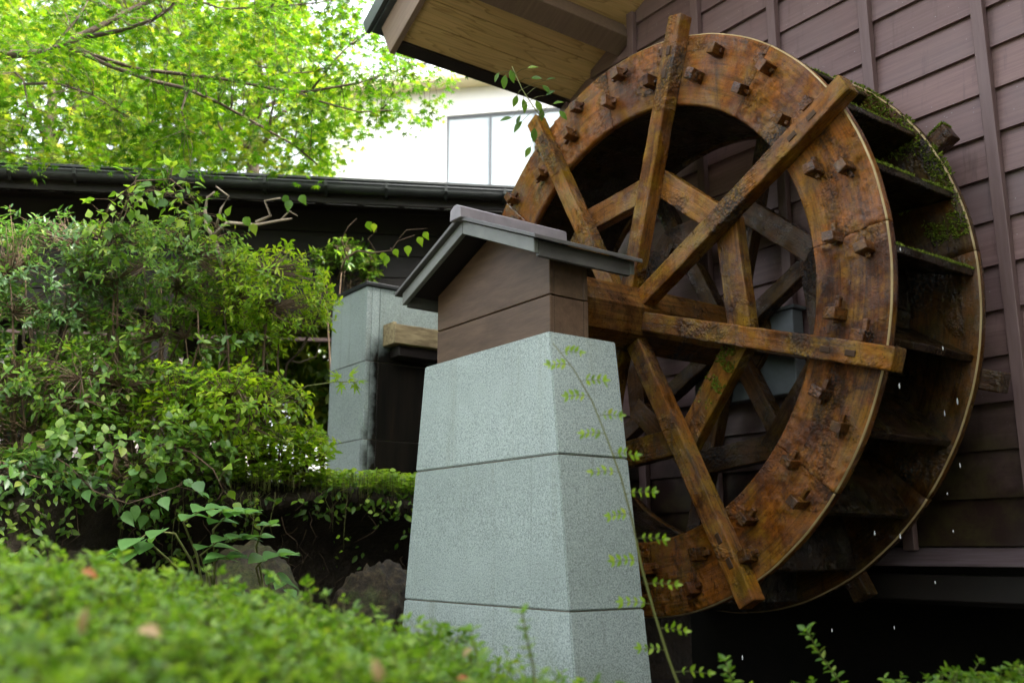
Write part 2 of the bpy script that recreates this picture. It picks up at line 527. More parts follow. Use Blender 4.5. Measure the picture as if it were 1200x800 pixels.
def bank():
    prof = [(-90, .7), (-30, .2), (-14, -.55), (-9, -.75), (-7, -.85), (-6, -.88), (-5, -.9), (-4.4, -.9), (-3.9, -.91), (-3.5, -.9), (-3.2, -.9), (-2.95, -.9), (-2.75, -.91),
            (-2.6, -.93), (-2.50, -.97), (-2.46, -1.04), (-2.52, -1.12), (-2.68, -1.2), (-2.85, -1.32), (-2.96, -1.5), (-3.0, -1.75), (-2.98, -2.0), (-2.9, -2.3), (-2.75, -2.7)]
    ys = np.concatenate([np.linspace(-60, -9, 8), np.linspace(-8.5, 3, 116), np.linspace(4, 70, 10)])
    V, F = [], []
    for y in ys:
        wob = noise.noise((y * .55, 3.1, 0)) * .28
        for (x, z) in prof:
            near = 1 if x > -9 else 0
            n = noise.noise_vector((x * 1.6, y * 1.6, z * 1.6)) * .10 + noise.noise_vector((x * 5, y * 5, z * 5)) * .045
            zz = z
            lf = min(1, max(0, (-2.0 - y) / 1.3))      # towards the left the overhang turns into a plain slope
            xx = x
            if z < -.95 and near:
                xx = x * (1 - lf) + lf * (-2.5 + (-.95 - z) * .55)
            V.append((xx + (wob + n.x) * near, y + n.y * near, zz + n.z * near * (.5 if z > -.95 else 1)))
    k = len(prof)
    for j in range(len(ys) - 1):
        for i in range(k - 1):
            F.append((j * k + i, j * k + i + 1, (j + 1) * k + i + 1, (j + 1) * k + i))
    me = mesh_from('earth_bank', V, F, True)
    return put('earth_bank', me, MAT['soil'], kind='structure')


BANK = bank()


def bounce_path():  # unseen pale ground strip, added to bounce light onto soffit and wheel
    V, F = [], []
    n = 40
    for i in range(n + 1):
        x = -9 + 16 * i / n
        for j in range(9):
            y = -9.6 + (3.9 + .25 * math.sin(x * .7)) * j / 8
            V.append((x, y, -2.44 + .02 * noise.noise((x, y, 0))))
    for i in range(n):
        for j in range(8):
            a = i * 9 + j
            F.append((a, a + 9, a + 10, a + 1))
    put('bounce_path', mesh_from('bounce_path', V, F, True), MAT['gravel'], kind='structure')


bounce_path()

# ------------------------------------------------------------------ timber building behind the wheel
def building():
    b = thing('timber_building', 'brown timber building with lapped horizontal boards and vertical battens behind the wheel', 'building', (2.5, 1.2, -1.75))
    YW, XC, PITCHB = 1.15, -1.93, .255
    SL = .52
    roofz = lambda x: 2.60 + SL * (x + 2.0) if x < 3.4 else 2.60 + SL * (5.4) - SL * (x - 3.4)
    z = -1.39
    k = 0
    while z < 5.1:
        top = z + PITCHB + .03
        xl = max(XC, (z + .1 - 2.60) / SL - 2.0)
        xr = 8.6 if z < 2.4 else min(8.6, 3.4 + (5.408 - (z + .1 - 2.6)) / SL)
        if xr - xl < .3: break
        # lapped board, lower edge proud
        bm = bmesh.new()
        prof = [(YW - .030, z), (YW - .003, z + .002), (YW + .022, top), (YW + .002, top)]
        A = []
        n = 26
        for i in range(n + 1):
            x = xl + (xr - xl) * i / n
            w = noise.noise((x * .7, z * 3, 1)) * .006 + noise.noise((x * 2.3, z * 3, 9)) * .002
            A.append([bm.verts.new((x, y + w, zz + w)) for (y, zz) in prof])
        for i in range(n):
            for q in range(4):
                bm.faces.new((A[i][q], A[i][(q + 1) % 4], A[i + 1][(q + 1) % 4], A[i + 1][q]))
        bm.faces.new(A[0]); bm.faces.new(A[-1][::-1])
        put('board', bm_mesh('board', bm), MAT['siding'], b)
        z += PITCHB
        k += 1
    for i in range(11):
        x = 1.775 - .72 * 4 + .72 * i
        if x > 8: break
        top = roofz(x) - .02
        me = box_mesh('batten', (-.036, -.045, 0), (.036, .005, top + 1.41), bev=.004, res=.4, amp=.0015, scale=2, seed=i)
        put('batten', me, MAT['trim'], b, T(x + .036, YW - .031, -1.41))
    put('corner_post', box_mesh('corner_post', (XC - .10, YW - .062, -1.6), (XC - .003, YW + .10, 2.63), bev=.006), MAT['trim'], b)
    # sloping skirting board, the recess below it and the sill beam
    bm = prism_bm([(YW - .125, -1.500), (YW - .125, -1.485), (YW - .012, -1.395), (YW + .03, -1.395), (YW + .03, -1.485)], 0, XC, 8.6)
    put('skirting', bm_mesh('skirting', bm), MAT['skirt'], b)
    put('sill_beam', box_mesh('sill_beam', (XC, YW - .02, -1.69), (8.6, YW + .16, -1.545), bev=.008), MAT['darkwood'], b)
    put('side_wall', box_mesh('side_wall', (XC + .02, YW + .10, -1.6), (XC + .10, 9, 2.6), bev=0), MAT['siding'], b)
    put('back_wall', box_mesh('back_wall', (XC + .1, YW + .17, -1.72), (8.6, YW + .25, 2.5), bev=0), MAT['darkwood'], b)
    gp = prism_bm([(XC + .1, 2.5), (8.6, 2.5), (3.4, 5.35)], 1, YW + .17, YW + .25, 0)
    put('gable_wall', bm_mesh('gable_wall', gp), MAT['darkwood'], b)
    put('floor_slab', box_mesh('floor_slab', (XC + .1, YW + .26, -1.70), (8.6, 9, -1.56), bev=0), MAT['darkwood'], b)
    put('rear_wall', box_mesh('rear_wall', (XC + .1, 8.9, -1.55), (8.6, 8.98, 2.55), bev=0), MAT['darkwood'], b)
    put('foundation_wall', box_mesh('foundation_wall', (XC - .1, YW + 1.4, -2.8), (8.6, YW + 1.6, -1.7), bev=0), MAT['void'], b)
    # roof: soffit planks running along the eave, rake boards, sheet metal
    u = Vector((1, 0, SL)).normalized()
    nrm = Vector((-u.z, 0, u.x))
    base = Vector((-2.0, 0, 2.545))
    Mx = Matrix(((u.x, 0, nrm.x, base.x), (0, 1, 0, 0), (u.z, 0, nrm.z, base.z), (0, 0, 0, 1)))
    roof = put('roof', box_mesh('roof', (-.10, -.74, .315), (6.2, 9, .39), bev=.006), MAT['roofmetal'], b, Mx)
    u2 = Vector((-u.x, 0, u.z)); n2 = Vector((u.z, 0, u.x))
    b2 = Vector((8.8, 0, 2.545))
    Mx2 = Matrix(((u2.x, 0, n2.x, b2.x), (0, -1, 0, 0), (u2.z, 0, n2.z, b2.z), (0, 0, 0, 1)))
    put('roof_slope', box_mesh('roof_slope', (-.10, -9, .315), (6.0, .74, .39), bev=.006), MAT['roofmetal'], b, Mx2)
    w = .212
    for i in range(27):
        x0 = .085 + i * w
        put('soffit_plank', box_mesh('soffit_plank', (x0 + .002, -.635, .03), (x0 + w - .002, 1.6, .055), bev=.003, seg=1), MAT['soffit'], roof, Mx)
    put('rake_board', box_mesh('rake_board', (-.03, -.69, -.02), (6.0, -.64, .312), bev=.005), MAT['rake'], roof, Mx)
    put('drip_edge', box_mesh('drip_edge', (-.13, -.78, .33), (6.1, -.742, .47), bev=.004), MAT['roofmetal'], roof, Mx)
    put('eave_board', box_mesh('eave_board', (-.02, -.637, .0), (.083, 9, .31), bev=.005), MAT['darkwood'], roof, Mx)
    for s in (.74, 3.2):
        put('purlin', box_mesh('purlin', (s, -.637, -.17), (s + .2, 1.12, .028), bev=.008), MAT['rake'], roof, Mx)
    return b


building()

# ------------------------------------------------------------------ bearing box on the wall
g = thing('bearing_cover', 'small grey metal cover box on the wall behind the axle end', 'box', (.3, 1.1, -.45))
put('casing', box_mesh('casing', (-.42, .99, -.42), (.46, 1.10, .13), bev=.008), MAT['greymetal'], g)
put('lid', box_mesh('lid', (-.45, .97, .133), (.49, 1.105, .155), bev=.005), MAT['greymetal'], g)

# ------------------------------------------------------------------ water wheel
RO, RI, W = 1.80, 1.3635, .809
TH = .055


def ring_mesh(name, y0, y1, seed, amp, nang=38, nrad=13, a0=0.0, a1=45.0):
    bm = bmesh.new()
    rs = [RI] + [RI + (RO - RI) * (i / nrad) for i in range(1, nrad)] + [RO]
    bv = .008
    prof = [(RI + bv, y0), *[(r, y0) for r in rs[1:-1]], (RO - bv, y0), (RO, y0 + bv), (RO, y1 - bv), (RO - bv, y1), (RI + bv, y1), (RI, y1 - bv), (RI, y0 + bv)]
    rows = []
    for k in range(nang + 1):
        t = R(a0 + (a1 - a0) * k / nang)
        row = []
        for j, (r, y) in enumerate(prof):
            p = Vector((r * math.cos(t), y, r * math.sin(t)))
            e = noise.noise(p * 2.1 + Vector((seed, 0, 0)))
            lump = min(.35, max(0, noise.noise(p * 2.6 + Vector((0, seed, 5))) + .04)) * (max(0, noise.noise(p * 26 + Vector((seed, 3, 0))) + .05) + .7 * max(0, noise.noise(p * 58 + Vector((seed, 3, 4)))))
            if 0 < j < nrad:
                p.y += (-1 if y0 < y1 and y == y0 else 1) * (lump * amp * 6.0) + e * .003
            else:
                rr = 1 + noise.noise(p * 6 + Vector((seed, 1, 1))) * .0016
                p.x *= rr; p.z *= rr
            row.append(bm.verts.new(p))
        rows.append(row)
    m = len(prof)
    bm.faces.new(rows[0]); bm.faces.new(rows[-1][::-1])
    for k in range(nang):
        a, c = rows[k], rows[k + 1]
        for j in range(m):
            f = bm.faces.new((a[j], a[(j + 1) % m], c[(j + 1) % m], c[j]))
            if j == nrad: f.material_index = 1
    me = bm_mesh(name, bm, True)
    me.materials.append(MAT['rim'] if y0 == 0 else MAT['backrim'])
    me.materials.append(MAT['edge_highlight'])
    return me


def wheel():
    w = thing('waterwheel', 'large wet brown wooden water wheel with eight spokes and mossy buckets', 'water wheel', (0, .4, -1.8))
    ends = []
    for k in range(8):
        a = 5.5 + 45 * k + rnd.uniform(-2, 2)
        ends.append(a)
    for k in range(8):
        a0, a1 = ends[k], ends[(k + 1) % 8] + (360 if k == 7 else 0)
        yo = rnd.uniform(-.002, .002)
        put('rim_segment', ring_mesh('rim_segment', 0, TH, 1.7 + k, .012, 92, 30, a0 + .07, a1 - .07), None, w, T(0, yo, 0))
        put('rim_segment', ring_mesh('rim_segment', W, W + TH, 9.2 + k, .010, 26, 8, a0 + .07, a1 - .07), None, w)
    # octagonal axle
    ap = .20
    bm = bmesh.new()
    ys = np.linspace(-.98, 1.02, 30)
    rows = []
    for y in ys:
        rows.append([bm.verts.new((ap / math.cos(R(22.5)) * math.cos(R(5.5 + 45 * k)), y, ap / math.cos(R(22.5)) * math.sin(R(5.5 + 45 * k)))) for k in range(8)])
    for a, c in zip(rows, rows[1:]):
        for k in range(8): bm.faces.new((a[k], a[(k + 1) % 8], c[(k + 1) % 8], c[k]))
    bm.faces.new(rows[0]); bm.faces.new(rows[-1])
    bmesh.ops.bevel(bm, geom=[e for e in bm.edges if abs(e.verts[0].co.y - e.verts[1].co.y) > .01], offset=.008, segments=2, affect='EDGES')
    jitter(bm, .002, 6)
    ax = put('axle', bm_mesh('axle', bm), MAT['axle'], w)
    bm = bmesh.new()
    bmesh.ops.create_cone(bm, cap_ends=True, segments=40, radius1=.29, radius2=.29, depth=.09, matrix=T(0, .985 - .0, 0) @ Matrix.Rotation(R(90), 4, 'X'))
    bmesh.ops.bevel(bm, geom=[e for e in bm.edges if e.calc_face_angle(0) > 1], offset=.012, segments=2, affect='EDGES')
    put('collar', bm_mesh('collar', bm), MAT['back'], ax)
    # spokes and octagon braces
    sp_me = [bm_mesh('spoke', box_bm((.185, -.0575, -.05), (1.905, .0575, .05), bev=.009, seg=2, res=.035, amp=.0035, scale=7, seed=s)) for s in range(4)]
    br_me = [bm_mesh('brace', box_bm((-.37, -.08, -.04), (.37, .08, .04), bev=.007, seg=2, res=.035, amp=.003, scale=7, seed=9 + s)) for s in range(3)]
    pin_me = box_mesh('spoke_pin', (-.030, -.016, 0), (.030, .016, .055), bev=.003, seg=1)
    for k in range(8):
        a = R(28 + 45 * k)
        for front in (True, False):
            # local x radial, y tangential, z = -Y (front) direction
            yc = -.052 if front else W + TH + .052
            ca, sa = math.cos(a), math.sin(a)
            M = Matrix(((ca, -sa, 0, 0), (0, 0, -1, yc), (sa, ca, 0, 0), (0, 0, 0, 1)))
            tw = R(rnd.uniform(-.5, .5))
            me = sp_me[k % 4] if front else sp_me[(k + 2) % 4].copy()
            if not front: me.materials.clear()
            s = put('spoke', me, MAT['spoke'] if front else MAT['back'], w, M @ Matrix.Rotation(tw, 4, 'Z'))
            if front:
                for rr in (1.53, 1.675):
                    put('pin', pin_me, MAT['pin'], s, M @ T(rr, 0, 0))
            a2 = R(28 + 22.5 + 45 * k)
            yb = .042 if front else W - .012
            c2, s2 = math.cos(a2), math.sin(a2)
            M2 = Matrix(((-s2, c2, 0, c2 * .815), (0, 0, -1, yb + (.003 if k % 2 else -.003)), (c2, s2, 0, s2 * .815), (0, 0, 0, 1)))
            me = br_me[k % 3] if front else br_me[k % 3].copy()
            if not front: me.materials.clear()
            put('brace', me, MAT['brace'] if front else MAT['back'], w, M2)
    # bucket boards, sole boards, pegs
    pt = lambda ang, r: Vector((r * math.cos(R(ang)), 0, r * math.sin(R(ang))))
    rim_me = None
    for k in range(24):
        a = 15 * k
        po, pi_ = pt(a + .9, 1.775), pt(a + 5.8, 1.40)
        d = (po - pi_); L = d.length; d.normalize()
        nn = Vector((-d.z, 0, d.x))
        M = Matrix(((d.x, 0, nn.x, pi_.x), (0, 1, 0, 0), (d.z, 0, nn.z, pi_.z), (0, 0, 0, 1)))
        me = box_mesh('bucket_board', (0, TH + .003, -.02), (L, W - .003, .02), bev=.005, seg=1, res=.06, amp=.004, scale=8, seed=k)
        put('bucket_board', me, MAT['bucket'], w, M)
        aa = R(15 * k + 3)
        hw = 1.385 * math.tan(R(7.5))
        tt, rr = Vector((-math.sin(aa), 0, math.cos(aa))), Vector((math.cos(aa), 0, math.sin(aa)))
        M = Matrix(((tt.x, 0, rr.x, rr.x * 1.378), (0, 1, 0, 0), (tt.z, 0, rr.z, rr.z * 1.378), (0, 0, 0, 1)))
        if rim_me is None:
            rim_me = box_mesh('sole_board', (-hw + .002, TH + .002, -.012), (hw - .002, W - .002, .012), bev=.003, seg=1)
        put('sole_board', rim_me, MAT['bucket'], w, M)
    peg_me = [bm_mesh('peg', box_bm((-.026, -.033, -.005), (.026, .033, .098), bev=.005, seg=2, res=.03, amp=.0012, scale=14, seed=20 + s)) for s in range(4)]
    wed_me = [bm_mesh('wedge', prism_bm([(-.050, -.009), (.070, -.014), (.070, .014), (-.050, .010)], 1, -.012, .012, .003)) for s in range(1)]
    for k in range(24):
        for (da, r) in ((.9, 1.682), (4.9, 1.522)):
            ang = 15 * k + da + rnd.uniform(-.35, .35)
            a = R(ang)
            ca, sa = math.cos(a), math.sin(a)
            # local x tangential, y radial, z outward (-Y)
            M = Matrix(((-sa, ca, 0, ca * r), (0, 0, -1, .002), (ca, sa, 0, sa * r), (0, 0, 0, 1))) @ Matrix.Rotation(R(rnd.uniform(-13, 13)), 4, 'Z') @ Matrix.Rotation(R(rnd.uniform(-5, 5)), 4, 'X') @ Matrix.Diagonal((rnd.uniform(.9, 1.2), rnd.uniform(.88, 1.15), rnd.uniform(.8, 1.15), 1))
            p = put('peg', peg_me[(k + int(r * 10)) % 4], MAT['peg'], w, M)
            put('wedge', wed_me[0], MAT['peg'], p, M @ T(rnd.uniform(-.012, .012), rnd.uniform(-.006, .006), .034) @ Matrix.Rotation(R(rnd.uniform(-7, 7)), 4, 'Y'))
    return w


MAT['edge_highlight'] = m_simple('rim_edge_highlight', (.30, .20, .085), (.52, .40, .20), 5, .45, .3, 30)  # pale raw wood on the outer bevel, painted in for its edge highlight
MAT['axle'] = wet_wood('wet_axle_wood', (.03, .012, .005), (.13, .052, .014), (.23, .095, .02), (.17, .085, .018), 1, .6)
MAT['pin'] = m_simple('pin_wood', (.03, .014, .006), (.08, .042, .018), 9, .6, .3, 30, spec=.2)
WHEEL = wheel()

# moss tufts on the wheel: up-facing bucket lips and the inner face of the back rim on the right
def moss_tufts():
    P, Nn = [], []
    def spot(p, n, w=1.0):
        P.append(p); Nn.append(n)
    for k in (0, 1, 2, 3):
        a = 15 * k
        for i in range(3600 if k else 1500):
            r = 1.78 - abs(npr.normal(0, .035)); y = npr.uniform(TH, W)
            dens = noise.noise((k * 3, y * 7, r * 4)) + .25
            if dens < npr.uniform(-.1, .6): continue
            ang = R(a + .9 + (1.775 - r) / .375 * 4.9)
            d = Vector((-math.sin(ang), 0, math.cos(ang)))
            p = Vector((r * math.cos(ang), y, r * math.sin(ang))) + d * .021
            spot(p, d)
    for i in range(5200):
        ang = R(npr.uniform(8, 52)); r = npr.uniform(1.45, 1.80); 
        p = Vector((r * math.cos(ang), W - .004, r * math.sin(ang)))
        dens = noise.noise(p * 5) + (.22 if ang > R(18) else -.05) + (.2 if r > 1.7 else 0)
        if dens < npr.uniform(.1, .6): continue
        spot(p, Vector((0, -1, .4)))
    for i in range(1700):                     # on the back spoke end
        r = npr.uniform(1.80, 1.905); y = npr.uniform(W + TH, W + TH + .1); a = R(28)
        c = Vector((r * math.cos(a), y, r * math.sin(a))) + Vector((-math.sin(a), 0, math.cos(a))) * .06
        spot(c, Vector((-.3, 0, 1)))
    for i in range(420):                     # rim edges at the upper right
        ang = R(npr.uniform(20, 58))
        p = Vector((1.803 * math.cos(ang), W + npr.uniform(0, TH), 1.803 * math.sin(ang)))
        if noise.noise(p * 6) < 0: continue
        spot(p, Vector((math.cos(ang), 0, math.sin(ang))))
    a2 = R(28 + 22.5 - 90)                   # lower brace, green patch on its face
    for i in range(700):
        s, t = npr.normal(.12, .10), npr.normal(.0, .05)
        if abs(s) > .33 or abs(t) > .075 or noise.noise((s * 14, t * 14, 0)) < -.05: continue
        p = Vector((math.cos(a2) * (.815 + t) - math.sin(a2) * s, .0, math.sin(a2) * (.815 + t) + math.cos(a2) * s))
        spot(p, Vector((0, -1, .3)))
    V, F = [], []
    for p, n in zip(P, Nn):
        n = Vector(n).normalized()
        s = npr.uniform(.004, .012)
        for q in range(3):
            dirv = (n + Vector(npr.normal(0, .55, 3))).normalized()
            side = dirv.cross(Vector(npr.normal(0, 1, 3))).normalized()
            k = len(V)
            V += [p - side * s * .5, p + side * s * .5, p + dirv * s * 1.7]
            F.append((k, k + 1, k + 2))
    put('moss', mesh_from('moss', V, F), MAT['moss'], WHEEL, kind='stuff')


moss_tufts()

# ------------------------------------------------------------------ granite pillar under the axle bearing
def frustum_panel(name, z0, z1, f, parent, mat, gap=.003):
    pass


def pillar_near():
    p = thing('granite_pillar', 'pale grey granite pillar of stacked courses carrying the little roofed housing', 'pillar', (0, -.92, -2.65))
    hx = lambda z: .60 + (-.34 - z) * .114
    y0 = lambda z: -1.15 - (-.34 - z) * .012
    y1 = lambda z: -.70 + (-.34 - z) * .004
    zs = [-.335, -.958, -1.69, -2.42, -2.75]
    for a, b in zip(zs, zs[1:]):
        top, bot = a - .003, b + .003
        bm = bmesh.new()
        vs = []
        for z in (bot, top):
            vs.append([bm.verts.new(c) for c in ((-hx(z), y0(z), z), (hx(z), y0(z), z), (hx(z), y1(z), z), (-hx(z), y1(z), z))])
        bm.faces.new(vs[0][::-1]); bm.faces.new(vs[1])
        for i in range(4): bm.faces.new((vs[0][i], vs[0][(i + 1) % 4], vs[1][(i + 1) % 4], vs[1][i]))
        bmesh.ops.bevel(bm, geom=bm.edges[:], offset=.006, segments=2, affect='EDGES')
        put('granite_block', bm_mesh('granite_block', bm), MAT['granite'], p)
    bm = bmesh.new()
    vs = []
    for z in (-2.7, -.36):
        e = .012
        vs.append([bm.verts.new(c) for c in ((-hx(z) + e, y0(z) + e, z), (hx(z) - e, y0(z) + e, z), (hx(z) - e, y1(z) - e, z), (-hx(z) + e, y1(z) - e, z))])
    bm.faces.new(vs[0][::-1]); bm.faces.new(vs[1])
    for i in range(4): bm.faces.new((vs[0][i], vs[0][(i + 1) % 4], vs[1][(i + 1) % 4], vs[1][i]))
    put('mortar_core', bm_mesh('mortar_core', bm), MAT['mortar'], p)


pillar_near()


def housing():
    h = thing('bearing_housing', 'small brown boarded housing with gabled metal roof on the near granite pillar', 'housing', (0, -.97, -.335))
    X, YF, YB = .545, -1.10, -.84
    zr = lambda x: .335 - abs(x) * .42          # underside of roof
    zt = zr(X) - .008
    seam = -.125
    # front boards: lower plank and gable plank, both on the far side too
    for (ya, yb) in ((YF, YF + .03), (YB - .03, YB)):
        put('gable_board', bm_mesh('gable_board', prism_bm([(-X, seam + .003), (X, seam + .003), (X, zt), (0, zr(0) - .008), (-X, zt)], 1, ya, yb, .004)), MAT['hboard'], h)
        put('board', box_mesh('board', (-X, ya, -.334), (X, yb, seam - .003), bev=.004, res=.2, amp=.001), MAT['hboard'], h)
    for s in (-1, 1):
        xa, xb = (X - .032, X - .002) if s > 0 else (-X + .002, -X + .032)
        put('side_board', box_mesh('side_board', (xa, YF + .031, seam + .003), (xb, YB - .031, zt - .02), bev=.004), MAT['hboard'], h)
        put('side_board', box_mesh('side_board', (xa, YF + .031, -.334), (xb, YB - .031, seam - .003), bev=.004), MAT['hboard'], h)
    put('corner_strip', box_mesh('corner_strip', (-X - .035, YF + .06, -.334), (-X - .002, YF + .10, zt - .02), bev=.003), MAT['spout'], h)
    # roof sheets
    ya, yb = -1.285, -.60
    E_ = .70
    th = .022
    for s in (-1, 1):
        poly = [(0, zr(0) + .055), (s * E_, zr(E_) + .055), (s * E_, zr(E_) + .055 + th), (0, zr(0) + .055 + th + .004)]
        r = put('roof_sheet', bm_mesh('roof_sheet', prism_bm(poly, 1, ya - .03, yb + .02, .003)), MAT['hroof'], h)
        poly = [(s * .002, zr(0) - .024), (s * .655, zr(.655) - .024), (s * .655, zr(.655) + .052), (s * .002, zr(0) + .052)]
        put('barge_board', bm_mesh('barge_board', prism_bm(poly, 1, ya, ya + .03, .003)), MAT['hmetal'], h)
        put('barge_board', bm_mesh('barge_board', prism_bm(poly, 1, yb - .03, yb, .003)), MAT['hmetal'], h)
        xa, xb = sorted((s * .628, s * .654))
        put('eave_board', box_mesh('eave_board', (xa, ya + .032, zr(.655) - .034), (xb, yb - .032, zr(.655) + .048), bev=.003), MAT['hroof'], h)
        poly = [(s * .004, zr(0) + .02), (s * .625, zr(.625) + .02), (s * .625, zr(.625) + .05), (s * .004, zr(0) + .05)]
        put('soffit', bm_mesh('soffit', prism_bm(poly, 1, ya + .031, yb - .031, 0)), MAT['darkwood'], h)
    put('ridge_cap', bm_mesh('ridge_cap', prism_bm([(-.055, zr(0) + .05), (.055, zr(0) + .05), (.05, zr(0) + .115), (.015, zr(0) + .135), (-.015, zr(0) + .135), (-.05, zr(0) + .115)], 1, ya - .05, yb + .03, .004)), MAT['hridge'], h)


housing()


def pillar_far():
    p = thing('granite_pillar', 'granite pillar with dark water stain and wooden spout, standing on the mossy bank', 'pillar', (-3.66, .4, -.95))
    x0, x1, y0, y1 = -4.01, -3.30, -.15, .95
    zs = [.945, .253, -.45, -1.0]
    e = .05
    for a, b in zip(zs, zs[1:]):
        t, bt = a - .003, b + .003
        put('granite_panel', box_mesh('granite_panel', (x0, y0, bt), (x1 - .002, y0 + e, t), bev=.004), MAT['granite_wet'], p)
        put('granite_panel', box_mesh('granite_panel', (x1 - e, y0 + e + .003, bt), (x1, y0 + .13, t), bev=.004), MAT['granite_wet'], p)
        put('granite_panel', box_mesh('granite_panel', (x1 - e, y0 + .136, bt), (x1, y1, t), bev=.004), MAT['granite_wet'], p)
    put('mortar_core', box_mesh('mortar_core', (x0 + .01, y0 + .012, -1.1), (x1 - .012, y1 - .01, .93), bev=0), MAT['mortar'], p)
    put('cap', box_mesh('cap', (x0 - .02, y0 - .02, .948), (x1 + .02, y1 + .02, .985), bev=.005), MAT['gutter'], p)
    s = thing('wooden_spout', 'weathered wooden water spout jutting from the stained granite pillar', 'spout', (-3.2, .32, .4))
    put('end_board', box_mesh('end_board', (-3.105, .02, .40), (-3.07, .78, .575), bev=.006, res=.08, amp=.003), MAT['spout'], s)
    put('side_board', box_mesh('side_board', (-3.297, .02, .40), (-3.108, .055, .60), bev=.005), MAT['spout'], s)
    put('side_board', box_mesh('side_board', (-3.297, .745, .40), (-3.108, .78, .60), bev=.005), MAT['spout'], s)
    put('base_board', box_mesh('base_board', (-3.297, .058, .402), (-3.108, .742, .43), bev=.004), MAT['spout'], s)
    put('bracket', box_mesh('bracket', (-3.297, .10, .30), (-3.13, .62, .397), bev=.006), MAT['darkwood'], s)


pillar_far()

# ------------------------------------------------------------------ roofed corridor on the bank
def corridor():
    a0 = np.array([-6.02, -2.88]); dr = np.array([.482, .876]); nn = np.array([.876, -.482])
    ZE = 2.3
    M = Matrix(((dr[0], nn[0], 0, a0[0]), (dr[1], nn[1], 0, a0[1]), (0, 0, 1, ZE), (0, 0, 0, 1)))
    h = tag(put('roofed_corridor', None, M=M @ T(0, -1, -3.2)), 'dark low roofed corridor with black gutter behind the shrubs', 'corridor')
    L0, L1 = -7.0, 7.4
    # gutter: half round trough with a rolled lip
    bm = bmesh.new()
    prof = [(.02 + .065 * math.cos(t), -.01 + .07 * math.sin(t)) for t in np.linspace(math.pi, 2 * math.pi, 12)]
    prof = [(-.045, .045)] + prof + [(.085, .015), (.092, .022), (.098, .012), (.092, .0)]
    outer = prof + [(y * .93 + .001, z * .93 + .003) for (y, z) in prof[::-1]]
    r0 = [bm.verts.new((L0, y, z)) for y, z in outer]
    r1 = [bm.verts.new((L1, y, z)) for y, z in outer]
    n = len(outer)
    for i in range(n): bm.faces.new((r0[i], r1[i], r1[(i + 1) % n], r0[(i + 1) % n]))
    gut = put('gutter', bm_mesh('gutter', bm), MAT['gutter'], h, M)
    br = bm_mesh('bracket', prism_bm([(-.05, -.10), (.03, -.10), (.10, -.03), (.105, .03), (.095, .03), (.09, -.02), (.025, -.086), (-.05, -.086)], 0, -.014, .014, 0))
    k = L0 + .3
    while k < L1:
        put('bracket', br, MAT['gutter'], gut, M @ T(k, 0, 0))
        k += .62
    jn = bm_mesh('joint', prism_bm([(.02 + .073 * math.cos(t), -.01 + .078 * math.sin(t)) for t in np.linspace(math.pi, 2 * math.pi, 12)], 0, -.04, .04, 0))
    for k in (-5.4, -2.7, .06, 2.6, 4.9): put('joint', jn, MAT['gutter'], gut, M @ T(k, 0, 0))
    put('fascia', box_mesh('fascia', (L0, -.08, -.16), (L1, -.05, .05), bev=.004), MAT['darkwood'], h, M)
    # roof: front slope, back slope
    sl = .17
    f = prism_bm([(.03, .052), (-1.5, .052 + sl * 1.53), (-3.0, .052), (-3.0, .01), (-1.5, .01 + sl * 1.53), (.03, .01)], 0, L0, L1, .004)
    rf = put('roof', bm_mesh('roof', f), MAT['roofmetal'], h, M)
    put('drip_edge', box_mesh('drip_edge', (L0, .012, .056), (L1, .055, .085), bev=.004), MAT['gutter'], rf, M)
    k = L0 + .2
    raf = bm_mesh('rafter', prism_bm([(-.085, .005), (-1.48, .245), (-1.48, .16), (-.085, -.08)], 0, -.03, .03, .003))
    while k < L1:
        put('rafter', raf, MAT['darkwood'], rf, M @ T(k, 0, 0))
        k += .45
    put('ceiling', bm_mesh('ceiling', prism_bm([(-.6, .0), (-2.4, .0), (-2.4, .02), (-.6, .02)], 0, L0, L1, 0)), MAT['darkwood'], h, M)
    # header of boards set back from the eave, rails, posts
    for i in range(4):
        put('header_board', box_mesh('header_board', (L0, -.74, -.26 - .25 * i), (L1, -.70, -.02 - .25 * i), bev=.004), MAT['darkwood'], h, M)
    put('beam', box_mesh('beam', (L0, -.80, -1.22), (L1, -.66, -1.03), bev=.008), MAT['darkwood'], h, M)
    put('beam', box_mesh('beam', (L0, -2.4, -1.1), (L1, -2.26, .0), bev=.008), MAT['darkwood'], h, M)
    for k in (-6, -4.2, -2.3, -.4, 1.52, 3.44, 5.4, 7.2):
        put('post', box_mesh('post', (k - .085, -.82, -3.3), (k + .085, -.65, -1.225), bev=.008), MAT['darkwood'], h, M)
        put('post', box_mesh('post', (k - .085, -2.42, -3.3), (k + .085, -2.25, -1.105), bev=.008), MAT['darkwood'], h, M)
    put('rail', box_mesh('rail', (L0, -.76, -1.50), (L1, -.71, -1.46), bev=.006), MAT['trim'], h, M)


corridor()

